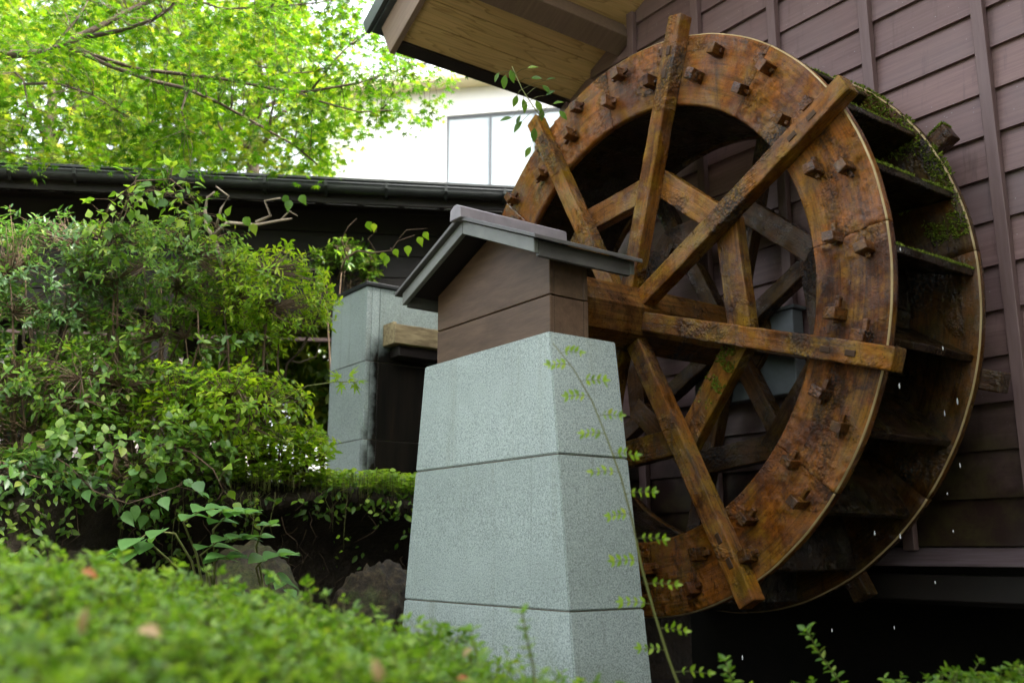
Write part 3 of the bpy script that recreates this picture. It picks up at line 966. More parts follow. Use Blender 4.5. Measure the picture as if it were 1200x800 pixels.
# ------------------------------------------------------------------ white house behind, pale wall
def house():
    c = at(560, 160, 24.0)
    yaw = R(-53.7 + 10)
    # local x to the right, y away from the viewer
    r = Vector((math.cos(yaw), -math.sin(yaw), 0)); f = Vector((math.sin(yaw), math.cos(yaw), 0))
    M = Matrix(((r.x, f.x, 0, c[0]), (r.y, f.y, 0, c[1]), (0, 0, 1, c[2]), (0, 0, 0, 1)))
    h = tag(put('white_house', None, M=M @ T(0, 0, -9)), 'bright white rendered house with wide window beyond the corridor roof', 'house')
    X0, X1 = -4.2, 9.0
    # wall built round the window opening: x -0.75..1.9, z -1.4..0.62
    wx0, wx1, wz0, wz1 = -.82, 2.6, -1.5, .62
    for nm, lo, hi in (('wall', (X0, 0, -9), (X1, .2, wz0)), ('wall', (X0, 0, wz1), (X1, .2, 1.35)), ('wall', (X0, 0, wz0 + .001), (wx0, .2, wz1 - .001)), ('wall', (wx1, 0, wz0 + .001), (X1, .2, wz1 - .001)),
                       ('wall', (X0, .2, -9), (X0 + .2, 9, 1.35)), ('wall', (X1 - .2, .2, -9), (X1, 9, 1.35)), ('wall', (X0 + .2, 8.8, -9), (X1 - .2, 9, 1.35))):
        put(nm, box_mesh(nm, lo, hi, bev=0), MAT['white_wall'], h, M)
    put('roof', box_mesh('roof', (X0 - .5, -.55, 1.44), (X1 + .8, 9.8, 1.75), bev=.02), MAT['white_wall'], h, M)
    put('soffit', box_mesh('soffit', (X0 - .48, -.53, 1.352), (X1 + .78, 9.7, 1.438), bev=0), MAT['cream'], h, M)
    w = put('window', box_mesh('window', (wx0, .05, wz1 - .07), (wx1, .12, wz1 - .002), bev=.004), MAT['frame'], h, M)
    put('frame', box_mesh('frame', (wx0, .05, wz0 + .002), (wx1, .12, wz0 + .06), bev=.004), MAT['frame'], w, M)
    for x in (wx0 + .002, .28, 1.42, wx1 - .062):
        put('frame', box_mesh('frame', (x, .052, wz0 + .062), (x + .055, .118, wz1 - .072), bev=.004), MAT['frame'], w, M)
    for x in (wx0 + .06, .338, 1.478):
        put('pane', box_mesh('pane', (x, .08, wz0 + .062), (x + 1.078, .095, wz1 - .072), bev=0), MAT['pane'], w, M)


house()


def pale_wall():
    a = at(-160, 385, 15.5); b = at(300, 385, 16.8)
    d = Vector(b - a); d.z = 0; L = d.length; d.normalize()
    M = Matrix(((d.x, -d.y, 0, a[0]), (d.y, d.x, 0, a[1]), (0, 0, 1, 0), (0, 0, 0, 1)))
    w = tag(put('garden_wall', None, M=M @ T(L / 2, .1, -.9)), 'pale low garden wall glimpsed through the corridor posts', 'wall')
    n = 7
    for i in range(n):
        put('panel', box_mesh('panel', (L * i / n + .006, 0, -.9), (L * (i + 1) / n - .006, .18, 2.6), bev=.01), MAT['paleconc'], w, M)
    put('coping', box_mesh('coping', (0, -.04, 2.604), (L, .22, 2.72), bev=.01), MAT['paleconc'], w, M)


pale_wall()

#@@VEG@@
# ------------------------------------------------------------------ foliage helpers
def tpl(pts, faces):
    return np.array(pts, float), faces


def blade(ws, fold=.06, droop=.10, n=None):
    """leaf with a folded midrib; ws = half widths at equal steps along x from base to tip"""
    V, F = [], []
    m = len(ws)
    for i, w in enumerate(ws):
        x = i / (m - 1)
        z = -droop * x * x
        V += [(x, -w, z + fold * w * 4), (x, 0, z), (x, w, z + fold * w * 4)]
    for i in range(m - 1):
        a = 3 * i
        F += [(a, a + 1, a + 4, a + 3), (a + 1, a + 2, a + 5, a + 4)]
    return np.array(V, float), F


L_OV = blade([.012, .20, .25, .16, .004], .07, .16)
L_NAR = blade([.015, .13, .17, .12, .004], .08, .14)
L_WIDE = blade([.03, .30, .36, .30, .17, .004], .05, .18)
L_HEART = blade([.10, .36, .36, .24, .10, .004], .05, .22)
L_TINY = blade([.02, .26, .22, .004], .06, .10)
L_ROUND = blade([.06, .38, .42, .26, .02], .05, .08)


def maple_tpl():
    lobes = [(-128, .42), (-84, .72), (-42, .93), (0, 1.0), (42, .93), (84, .72), (128, .42)]
    V = [(0, 0, 0)]
    ring = []
    for i, (a, r) in enumerate(lobes):
        t = R(a)
        for da, rr in ((-11, r * .55), (0, r), (11, r * .55)):
            tt = R(a + da)
            ring.append((math.cos(tt) * rr, math.sin(tt) * rr, -.16 * rr * rr))
        if i < len(lobes) - 1:
            tm = R((a + lobes[i + 1][0]) / 2)
            ring.append((math.cos(tm) * .30, math.sin(tm) * .30, .03))
    V += ring
    F = [(0, i, i + 1) for i in range(1, len(ring))]
    # fewer faces: shift so that the stalk end is the origin
    V = np.array(V, float)
    V[:, 0] += .10
    return V, F


L_MAPLE = maple_tpl()


def unit(a):
    return a / (np.linalg.norm(a, axis=-1, keepdims=True) + 1e-9)


def frames(dirs, nrm):
    x = unit(dirs)
    y = unit(np.cross(nrm, x))
    z = np.cross(x, y)
    return np.stack([x, y, z], -1)          # columns


def leaf_mesh(name, tp, P, Fm, S):
    V, F = tp
    P, S = np.asarray(P), np.asarray(S)
    n, k = len(P), len(V)
    if n == 0: return None
    VV = np.einsum('nij,kj->nki', Fm, V) * S[:, None, None] + P[:, None, :]
    me = bpy.data.meshes.new(name)
    lens = [len(f) for f in F]
    loops = np.concatenate([np.array(f) for f in F])
    L = (loops[None, :] + (np.arange(n) * k)[:, None]).ravel()
    me.vertices.add(n * k); me.vertices.foreach_set('co', VV.ravel().astype(np.float32))
    me.loops.add(len(L)); me.loops.foreach_set('vertex_index', L.astype(np.int32))
    ls = np.array(lens)
    st = np.concatenate([[0], np.cumsum(ls)[:-1]])
    allst = (st[None, :] + (np.arange(n) * ls.sum())[:, None]).ravel()
    me.polygons.add(n * len(F)); me.polygons.foreach_set('loop_start', allst.astype(np.int32))
    me.polygons.foreach_set('use_smooth', np.ones(n * len(F), dtype=bool))
    me.update(calc_edges=True)
    return me


def add_leaves(parent, tp, P, dirs, nrm, S, mat, n_ind=0, part='foliage'):
    """the n_ind leaves that show largest become leaf objects of their own, the rest one foliage part"""
    P, S = np.asarray(P), np.asarray(S)
    Fm = frames(np.asarray(dirs), np.asarray(nrm))
    x, y, z = pix(P)
    vis = (x > -10) & (x < 1210) & (y > -10) & (y < 810) & (z > .1)
    score = np.where(vis, S / np.maximum(z, .1), -1)
    order = np.argsort(-score)
    ind = order[:n_ind]
    rest = order[n_ind:]
    me1 = mesh_from('leaf', tp[0], tp[1], True) if len(ind) else None
    for i in ind:
        M = Matrix([[*(Fm[i][r] * S[i]), P[i][r]] for r in range(3)] + [[0, 0, 0, 1]])
        put('leaf', me1, mat, parent, M)
    if len(rest):
        put(part, leaf_mesh(part, tp, P[rest], Fm[rest], S[rest]), mat, parent, kind='stuff')


def rand_unit(n):
    return unit(npr.normal(0, 1, (n, 3)))


def fbm(p, s):
    return noise.noise(Vector(p) * s)


def shrub(name, label, cat, base, center, radii, ntip, tp, size, per, mat, stem_mat, n_ind=150, nstem=8, gap=.12, flat=.35, stem_r=.018, group=None, shell=.45, spread=1.0, seed=0, twig_r=.004):
    base, center, radii = np.array(base), np.array(center), np.array(radii)
    t = thing(name, label, cat, base, group)
    acc = Acc()
    nodes = []
    for s in range(nstem):
        u = rand_unit(1)[0] * npr.uniform(.35, .85)
        end = center + u * radii
        b = base + np.array([npr.normal(0, .08), npr.normal(0, .08), -.04]) * min(1.5, radii.max())
        pts = []
        wob = npr.normal(0, .09, 3) * radii.max()
        for k in range(7):
            q = k / 6
            p = b * (1 - q) + end * q + wob * math.sin(q * math.pi) + npr.normal(0, .015, 3) * radii.max()
            pts.append(p); 
            if k > 1: nodes.append(p)
        acc.tube(pts, [stem_r * (1 - .75 * k / 6) for k in range(7)], 5)
    nodes = np.array(nodes)
    tips = []
    tries = 0
    while len(tips) < ntip and tries < ntip * 12:
        tries += 1
        u = rand_unit(1)[0]
        r = npr.uniform(shell ** 3, 1) ** (1 / 3)
        lump = 1 + .32 * noise.noise(Vector(u * 2.2) + Vector((seed, 0, 0))) + .16 * noise.noise(Vector(u * 5) + Vector((0, seed, 0)))
        p = center + u * radii * r * lump
        if noise.noise(Vector(p) * 2.6 + Vector((seed, seed, 0))) < gap - .28: continue
        tips.append(p)
    tips = np.array(tips)
    LP, LD, LN, LS = [], [], [], []
    for p in tips:
        j = np.argmin(((nodes - p) ** 2).sum(1))
        o = nodes[j]
        axis = unit((p - o) + np.array([0, 0, .12]) + npr.normal(0, .04, 3))
        mid = (o + p) / 2 + npr.normal(0, .025, 3)
        acc.tube([o, mid, p], [twig_r, twig_r * .8, twig_r * .45], 3)
        a = unit(np.cross(axis, npr.normal(0, 1, 3)))
        b = np.cross(axis, a)
        m = max(2, int(npr.normal(per, .8)))
        ph = npr.uniform(0, 6.28)
        for q in range(m):
            ang = ph + q * 2.4
            out = math.cos(ang) * a + math.sin(ang) * b
            el = npr.uniform(.15, .7)
            d = unit(out * spread + axis * el + np.array([0, 0, -.05]))
            n = unit(axis * .8 + np.array([0, 0, flat * 2.2]) + npr.normal(0, .28, 3))
            back = npr.uniform(0, .055)
            LP.append(p - axis * back + npr.normal(0, .006, 3)); LD.append(d); LN.append(n); LS.append(size * npr.uniform(.6, 1.15))
    put('branches', acc.mesh('branches'), stem_mat, t)
    add_leaves(t, tp, LP, LD, LN, LS, mat, n_ind)
    return t


GZ = -.92        # top of the bank
def gb(x, y, d):
    p = at(x, y, d); return np.array([p[0], p[1], GZ])


# ------------------------------------------------------------------ shrubs on the bank
def px_shrub(name, label, x, y, d, rx, ry, rd, *a, **k):
    """centre given by its bearing and distance from the photographer, radii in metres from the span it fills"""
    c = at(x, y, d)
    r = (rx / FPX * d, rd, ry / FPX * d)
    # radii along world axes: horizontal radius shared by x and y
    h = max(r[0], .2)
    base = k.pop('base', None)
    if base is None: base = (c[0] + k.pop('bx', 0), c[1] + k.pop('by', 0), GZ)
    return shrub(name, label, 'shrub', base, c, (h * .85 + rd * .15, h, r[2]), *a, **k)


px_shrub('evergreen_shrub', 'dark glossy evergreen shrub at the far left edge of the bank', 45, 325, 7.0, 120, 78, .6, 640, L_NAR, .064, 7, MAT['l_dark'], MAT['twig'], n_ind=300, seed=1, gap=.1)
px_shrub('evergreen_shrub', 'tall dark shrub with whorled leaves under the corridor gutter', 190, 310, 7.3, 105, 62, .6, 640, L_NAR, .060, 7, MAT['l_mid'], MAT['twig'], n_ind=300, seed=2, gap=.1)
px_shrub('lime_shrub', 'yellow-green shrub left of the stained granite pillar', 318, 350, 7.6, 84, 60, .5, 640, L_NAR, .062, 7, MAT['l_lime'], MAT['twig'], n_ind=300, seed=3, gap=.1)
px_shrub('leafy_shrub', 'loose mid-green shrub in the middle of the bank', 205, 415, 7.2, 110, 62, .5, 460, L_OV, .064, 5, MAT['l_mid'], MAT['twig'], n_ind=300, seed=4, gap=.22)
px_shrub('leafy_shrub', 'loose green shrub low at the left edge of the bank', 40, 470, 6.6, 120, 70, .5, 480, L_OV, .064, 5, MAT['l_mid'], MAT['twig'], n_ind=250, seed=5, gap=.2)
px_shrub('leafy_shrub', 'bright green bush low on the bank beside the granite pillar', 268, 480, 7.0, 100, 56, .5, 560, L_OV, .070, 5, MAT['l_lime'], MAT['twig'], n_ind=300, seed=6, gap=.14)
px_shrub('evergreen_shrub', 'dark evergreen shrub just beyond the left edge of the view', -110, 350, 6.9, 110, 80, .6, 320, L_NAR, .085, 7, MAT['l_dark'], MAT['twig'], n_ind=0, seed=51, gap=.1)
px_shrub('leafy_shrub', 'loose green bush on the bank beyond the left edge of the view', -120, 490, 6.5, 120, 70, .5, 260, L_OV, .085, 5, MAT['l_mid'], MAT['twig'], n_ind=0, seed=52, gap=.15)
px_shrub('lime_shrub', 'small yellow-green shrub peeping over the top of the stained granite pillar', 405, 312, 10.3, 44, 32, .3, 200, L_NAR, .08, 7, MAT['l_mid'], MAT['twig'], n_ind=150, seed=21, gap=.1)
px_shrub('leafy_shrub', 'tangled mid-green bush between the left shrubs and the bank edge', 115, 462, 6.9, 95, 50, .4, 440, L_OV, .062, 5, MAT['l_mid'], MAT['twig'], n_ind=200, seed=22, gap=.18)
px_shrub('leafy_shrub', 'low lime bush above the ledge left of the stained pillar', 345, 528, 7.3, 52, 34, .3, 170, L_OV, .075, 5, MAT['l_lime'], MAT['twig'], n_ind=170, seed=23, gap=.14)
px_shrub('leafy_shrub', 'dark undergrowth at the left foot of the bank', 20, 560, 6.1, 90, 40, .4, 220, L_OV, .08, 5, MAT['l_dark'], MAT['twig'], n_ind=200, seed=24, gap=.14)
px_shrub('leafy_shrub', 'green creeping bush spilling over the bank edge', 155, 530, 6.5, 120, 48, .4, 440, L_WIDE, .072, 4, MAT['l_mid'], MAT['twig'], n_ind=300, seed=7, gap=.16)


def vine(name, label, pts, d, tp, size, mat, step=.05, wig=.03, n_ind=300, stem=.006, stem_mat='twig', clump=2, cat='vine', hang=.5, base=None):
    P = [at(x, y, d + dd) for (x, y, dd) in pts]
    t = thing(name, label, cat, base if base is not None else P[0])
    acc = Acc()
    acc.tube(P, [stem * (1 - .6 * i / len(P)) for i in range(len(P))], 5)
    LP, LD, LN, LS = [], [], [], []
    for a, b in zip(P, P[1:]):
        L = np.linalg.norm(b - a)
        for k in range(max(1, int(L / step))):
            p = a + (b - a) * npr.uniform()
            for q in range(clump):
                off = npr.normal(0, wig, 3)
                e = p + off
                acc.tube([p, (p + e) / 2 + npr.normal(0, .005, 3), e], [stem * .3, stem * .25, stem * .2], 3)
                dr = unit(off + npr.normal(0, .02, 3) + np.array([0, 0, -hang * wig]))
                LP.append(e); LD.append(dr); LN.append(unit(np.array([0, 0, 1.0]) - FW * .35 + npr.normal(0, .35, 3))); LS.append(size * npr.uniform(.6, 1.15))
    put('stem', acc.mesh('stem'), MAT[stem_mat], t)
    add_leaves(t, tp, LP, LD, LN, LS, mat, n_ind)
    return t


vine('climbing_vine', 'leafy vine with heart-shaped leaves arching over the shrubs to the gutter', [(90, 330, .1), (130, 275, 0), (150, 235, 0), (175, 222, 0), (205, 228, -.05), (235, 250, -.1), (262, 270, -.1)], 6.8, L_HEART, .085, MAT['l_mid'], .022, .07, base=gb(90, 400, 6.9))
vine('climbing_vine', 'upper strand of vine just below the gutter with drooping leaves', [(110, 300, .1), (128, 240, 0), (160, 212, 0), (200, 210, 0), (232, 236, 0)], 6.7, L_HEART, .08, MAT['l_mid'], .05, .06, base=gb(110, 420, 6.9))
vine('trailing_vine', 'vine of broad heart leaves hanging over the dark bank edge', [(40, 520, 0), (80, 545, -.05), (110, 575, -.1), (150, 590, -.15), (180, 580, -.1), (220, 565, 0)], 6.1, L_HEART, .10, MAT['l_broad'], .05, .07)
vine('trailing_vine', 'short trailing vine below the bright bush on the dark bank', [(190, 520, 0), (225, 530, -.05), (250, 550, -.1), (262, 575, -.1)], 6.3, L_HEART, .09, MAT['l_mid'], .05, .07)


def bare_branch(name, label, strands, d, mat, leaves=(), tp=L_HEART, size=.09, lmat=None, r0=.014, base=None):
    t = thing(name, label, 'branch', base if base is not None else at(*strands[0][0], d))
    acc = Acc()
    for s in strands:
        P = [at(x, y, d) + npr.normal(0, .012, 3) for (x, y) in s]
        acc.tube(P, [r0 * (1 - .7 * i / len(P)) for i in range(len(P))], 5)
        r0 *= .8
    put('wood', acc.mesh('wood'), mat, t)
    if leaves:
        LP = [at(x, y, d - .03) for (x, y, a) in leaves]
        LD = [RT * math.cos(a) + UP * math.sin(a) + npr.normal(0, .15, 3) for (x, y, a) in leaves]
        LN = [-FW + UP * .5 + npr.normal(0, .2, 3) for _ in leaves]
        add_leaves(t, tp, LP, LD, LN, [size * npr.uniform(.8, 1.15) for _ in leaves], lmat, len(leaves))
    return t


bare_branch('bare_branch', 'pale dead branch standing up in front of the dark corridor', [[(262, 330), (259, 300), (252, 280), (245, 268), (243, 245), (242, 232), (250, 226)], [(250, 276), (268, 262), (300, 262), (330, 257), (345, 255)], [(300, 262), (318, 250), (310, 238), (330, 232)], [(252, 262), (262, 245), (270, 230), (255, 218)], [(330, 257), (338, 250), (352, 257)]],
            7.4, MAT['pale_bark'], [(333, 229, -1.2), (352, 229, -1.0), (296, 262, -1.3), (340, 235, -1.6), (286, 255, -.9)], lmat=MAT['l_mid'], r0=.022, base=gb(265, 350, 7.4))
bare_branch('bare_branch', 'thin dark twig with a few bright leaves beside the housing roof', [[(398, 330), (405, 303), (418, 295), (440, 297), (455, 291), (468, 283), (485, 276)], [(405, 303), (402, 280), (406, 262), (420, 255)], [(440, 297), (432, 280), (440, 268)], [(455, 291), (462, 300)], [(468, 283), (478, 270), (500, 268)]],
            7.6, MAT['twig'], [(430, 260, -1.1), (438, 262, -1.3), (462, 292, -1.2), (478, 288, -1.5), (490, 278, -1.0), (497, 272, -.9), (455, 300, -2.0), (448, 296, -1.4)], size=.085, lmat=MAT['l_lime'], r0=.009, base=gb(395, 360, 7.7))
bare_branch('bare_branch', 'bare forked shrub branch beside the far granite pillar', [[(330, 470), (337, 425), (352, 408), (368, 390), (372, 362), (378, 345)], [(337, 425), (355, 425), (368, 415), (378, 404)], [(352, 408), (360, 395), (362, 380)]], 7.6, MAT['bark'], r0=.013, base=gb(330, 480, 7.6))
bare_branch('bare_branch', 'dark bare stems under the evergreen shrub at the left', [[(35, 520), (42, 450), (60, 410), (85, 370)], [(45, 520), (50, 455), (70, 395), (75, 350)], [(42, 450), (30, 400), (28, 360)], [(110, 470), (140, 440), (165, 420), (200, 400)]], 6.9, MAT['bark'], r0=.024, base=gb(40, 520, 6.9))
bare_branch('pale_stake', 'thin white stake standing among the shrubs', [[(108, 470), (110, 440), (112, 412)]], 6.7, MAT['paleconc'], r0=.010)['category'] = 'stake'

# ------------------------------------------------------------------ large-leaved plant in front of the bank
def broad_plant(name, label, base, sprays, size, mat, d):
    t = thing(name, label, 'plant', base)
    acc = Acc()
    LP, LD, LN, LS = [], [], [], []
    for s in sprays:
        (x0, y0), (x1, y1), n, sz = s
        a, b = at(x0, y0, d), at(x1, y1, d - .12)
        mid = (a + b) / 2 + np.array([0, 0, .05])
        acc.tube([np.array(base), a * .6 + np.array(base) * .4 + np.array([0, 0, .1]), a, mid, b], [.008, .007, .006, .005, .003], 5)
        dr = unit(b - a)
        side = unit(np.cross(dr, [0, 0, 1]))
        for k in range(n):
            q = (k + .6) / n
            p = a * (1 - q) + b * q + np.array([0, 0, .05 * math.sin(q * math.pi)])
            for sg in (-1, 1):
                LP.append(p); LD.append(unit(side * sg + dr * .5 + np.array([0, 0, -.12]) + npr.normal(0, .10, 3)))
                LN.append(unit(np.array([0, 0, .95]) - FW * .34 + npr.normal(0, .16, 3))); LS.append(size * sz * npr.uniform(.75, 1.1))
        LP.append(b); LD.append(dr); LN.append(np.array([0, 0, 1.0])); LS.append(size * sz)
    put('stem', acc.mesh('stem'), MAT['greentwig'], t)
    add_leaves(t, L_WIDE, LP, LD, LN, LS, mat, 300)
    return t


broad_plant('broad_leaved_plant', 'plant with large flat pale-green leaves in front of the dark bank', at(250, 760, 5.3), [((215, 612), (262, 600), 3, .9), ((205, 625), (150, 640), 2, 1.1), ((180, 640), (140, 652), 2, 1.2), ((250, 620), (288, 602), 3, .8), ((235, 650), (285, 632), 3, 1.0), ((245, 668), (270, 655), 2, .9)], .165, MAT['l_broad'], 5.2)
broad_plant('broad_leaved_plant', 'smaller plant of paired pale-green leaves beside the dark hollow', at(315, 790, 5.3), [((300, 665), (330, 652), 2, 1.0), ((315, 680), (335, 690), 2, .7), ((300, 640), (318, 615), 3, .55), ((275, 690), (262, 705), 2, .7)], .145, MAT['l_broad'], 5.2)

# ------------------------------------------------------------------ ground cover on the ledge, ferns, roots
def cover(name, label, cat, region, n, tp, size, mat, zoff=(0, .07), hang=0, n_ind=0, group=None):
    (x0, x1, y0, y1) = region
    t = thing(name, label, cat, ((x0 + x1) / 2, (y0 + y1) / 2, GZ), group)
    LP, LD, LN, LS = [], [], [], []
    acc = Acc()
    for k in range(n):
        x, y = npr.uniform(x0, x1), npr.uniform(y0, y1)
        if noise.noise((x * 4, y * 4, 2)) < -.15: continue
        z = GZ + npr.uniform(*zoff) + .06 * noise.noise((x * 3, y * 3, 0))
        p = np.array([x, y, z])
        if k % 3 == 0: acc.tube([p - [0, 0, .09], p], [.002, .0015], 3)
        LP.append(p); LD.append(unit(np.array([*npr.normal(0, 1, 2), .2]))); LN.append(unit(np.array([0, 0, 1.0]) + npr.normal(0, .35, 3) + np.array([.25, -.25, 0]))); LS.append(size * npr.uniform(.55, 1.2))
    xe = x1
    for k in range(hang):
        y = npr.uniform(y0, y1)
        z = -1.0
        L = abs(npr.normal(0, .16)) + .05
        x = -2.42 + npr.normal(0, .04)
        q = np.array([x, y, z])
        pts = [q]
        for s in range(4):
            q = q + np.array([npr.normal(0, .012), npr.normal(0, .02), -L / 4]); pts.append(q)
        acc.tube(pts, .002, 3)
        for s in range(npr.randint(0, 4)):
            LP.append(pts[npr.randint(1, 5)] + npr.normal(0, .012, 3)); LD.append(unit(np.array([npr.normal(), npr.normal(), -.3]))); LN.append(unit(np.array([.6, -.6, .7]) + npr.normal(0, .2, 3))); LS.append(size * npr.uniform(.6, 1.1))
    put('stem', acc.mesh('stem'), MAT['greentwig'], t, kind='stuff')
    add_leaves(t, tp, LP, LD, LN, LS, mat, n_ind)


cover('ground_cover', 'bright mossy ground cover spilling over the ledge below the stained pillar', 'ground cover', (-3.25, -2.36, -2.2, .45), 9000, L_ROUND, .042, MAT['l_cover'], (-.01, .12), 34, 300)
cover('ground_cover', 'low green weeds along the bank under the shrubs', 'ground cover', (-4.6, -2.5, -3.6, -1.1), 2600, L_OV, .075, MAT['l_mid'], (0, .16), 40, 200)


def bank_growth():
    t = thing('bank_creeper', 'small-leaved creeper and fine roots clinging to the dark face of the bank', 'creeper', (-2.3, -2.2, -1.6))
    acc = Acc(); LP, LD, LN, LS = [], [], [], []
    polys = [p for p in BANK.data.polygons if -4.6 < p.center.y < .6 and p.center.z < -.93 and p.center.z > -2.4]
    polys = [polys[i] for i in npr.permutation(len(polys))]
    for p in polys:
        c = np.array(p.center); n = np.array(p.normal)
        if n[0] < 0: n = -n
        k = 9 if c[1] < -1.45 else (7 if c[2] > -1.14 else 1)
        for q in range(k):
            pt = c + npr.normal(0, .05, 3) + n * .02
            if noise.noise(Vector(pt) * 2.5) < -.02: continue
            LP.append(pt); LD.append(unit(np.array([npr.normal() * .5, npr.normal(), -.6]))); LN.append(unit(n + np.array([.2, -.2, .9]) + npr.normal(0, .3, 3))); LS.append(.06 * npr.uniform(.5, 1.3))
        if npr.uniform() < .22:
            q0 = c + n * .02; pts = [q0]
            for s_ in range(5):
                q0 = q0 + np.array([npr.normal(0, .025) + .006, npr.normal(0, .04), -npr.uniform(.02, .07)]); pts.append(q0)
            acc.tube(pts, [.004, .0035, .003, .0025, .002, .001], 3)
    put('root', acc.mesh('root'), MAT['twig'], t, kind='stuff')
    add_leaves(t, L_OV, LP, LD, LN, LS, MAT['l_mid'], 120)


bank_growth()


def fern(name, label, c, n, L, mat):
    t = thing(name, label, 'fern', c)
    acc = Acc(); LP, LD, LN, LS = [], [], [], []
    for k in range(n):
        a = 2 * math.pi * k / n + npr.uniform(-.3, .3)
        o = np.array([math.cos(a), math.sin(a), 0])
        pts = [np.array(c) + o * L * q + np.array([0, 0, L * (.9 * q - .75 * q * q)]) for q in np.linspace(0, 1, 9)]
        acc.tube(pts, [.003] * 9, 3)
        for i in range(1, 9):
            d = unit(pts[i] - pts[i - 1]); s = unit(np.cross(d, [0, 0, 1]))
            for sg in (-1, 1):
                LP.append(pts[i]); LD.append(s * sg + d * .5); LN.append(np.array([0, 0, 1.0]) + npr.normal(0, .1, 3)); LS.append(L * .32 * (1 - .75 * i / 9))
    put('stem', acc.mesh('stem'), MAT['greentwig'], t)
    add_leaves(t, L_NAR, LP, LD, LN, LS, mat, min(120, len(LP)))


fern('fern', 'small fern at the foot of the stained granite pillar', (*at(400, 560, 7.9)[:2], GZ), 8, .32, MAT['l_mid'])
fern('fern', 'fern low at the left end of the bank', (*at(35, 570, 6.4)[:2], GZ), 9, .42, MAT['l_mid'])
fern('fern', 'fern between the bank edge and the bright bush', (*at(365, 560, 7.4)[:2], GZ), 8, .3, MAT['l_lime'])

# maple sprig in front of the far pillar
def sprig(name, label, base, pts, leaves, size, mat, tp, stem='greentwig', cat='sprig'):
    t = thing(name, label, cat, base)
    acc = Acc()
    acc.tube([np.array(base)] + pts, [.004] + [.003] * len(pts), 4)
    AP = np.array([np.array(base) * (1 - q) + pts[0] * q for q in (.3, .7)] + [a * (1 - q) + b * q for a, b in zip(pts, pts[1:]) for q in (0, .33, .66, 1)])
    for l in leaves:
        o = AP[np.argmin(((AP - l[0]) ** 2).sum(1))]
        acc.tube([o, (o + l[0]) / 2 + np.array([0, 0, .012]), l[0]], [.0022, .0018, .0012], 3)
    put('stem', acc.mesh('stem'), MAT[stem], t)
    add_leaves(t, tp, [l[0] for l in leaves], [l[1] for l in leaves], [l[2] for l in leaves], [size * npr.uniform(.8, 1.15) for _ in leaves], mat, len(leaves))


_lv = [(at(x, y, 6.6), RT * math.cos(a) + UP * math.sin(a), np.array([0, 0, 1.0]) - FW * .55 + npr.normal(0, .15, 3)) for x, y, a in ((395, 446, 3.0), (402, 450, 4.0), (408, 446, .3), (414, 450, 5.4), (420, 447, .1), (398, 443, 2.4), (410, 441, 1.0))]
sprig('maple_sprig', 'bright maple sprig in front of the far granite pillar', at(330, 470, 6.6), [at(360, 452, 6.6), at(395, 447, 6.6), at(418, 448, 6.6)], _lv, .085, MAT['l_lime'], L_MAPLE)
_lv = [(at(x, y, 6.0), RT * math.cos(a) + UP * math.sin(a), -FW + UP * .9 + npr.normal(0, .2, 3)) for x, y, a in ((585, 85, 4.2), (598, 82, 5.0), (592, 88, 4.6), (618, 80, .2), (622, 92, .1), (635, 100, 5.6), (640, 94, .3), (606, 112, 4.4), (613, 116, 4.9), (628, 118, 5.2), (635, 128, 4.7), (610, 135, 4.3), (612, 142, 4.0), (626, 150, 4.7), (648, 122, .3), (600, 138, 3.3), (655, 130, 5.5), (622, 172, 4.2), (640, 112, .6))]
sprig('vine_sprig', 'leafy sprig growing from the end of a wheel spoke by the eave', at(636, 140, 5.95), [at(625, 125, 5.95), at(612, 105, 6.0), at(600, 78, 6.05)], _lv, .08, MAT['l_mid'], L_OV)

# ------------------------------------------------------------------ stones
def boulder(name, label, c, r, mat, seed):
    bm = bmesh.new()
    bmesh.ops.create_icosphere(bm, subdivisions=5, radius=1)
    for v in bm.verts:
        n = v.co.normalized()
        k = 1 + .24 * noise.noise(n * 1.3 + Vector((seed, 0, 0))) - .16 * abs(noise.noise(n * 2.6 + Vector((0, seed, 0)))) + .07 * noise.noise(n * 6 + Vector((seed, 2, 0))) + .035 * noise.noise(n * 15)
        v.co = Vector((n.x * r[0] * k, n.y * r[1] * k, n.z * r[2] * k))
    o = put(name, bm_mesh(name, bm, True), mat, None, T(*c))
    return tag(o, label, 'rock')


boulder('boulder', 'brown boulder in the dark hollow left of the near granite pillar', (*at(440, 720, 7.0)[:2], -2.12), (.36, .36, .62), MAT['rock'], 3)
boulder('boulder', 'mossy rock face below the bank behind the broad-leaved plant', (*at(290, 620, 6.6)[:2], -2.05), (.42, .42, .66), MAT['mossrock'], 8)
boulder('boulder', 'dark rock half hidden by the vine at the left of the bank', (*at(90, 610, 6.3)[:2], -1.95), (.45, .55, .6), MAT['mossrock'], 12)

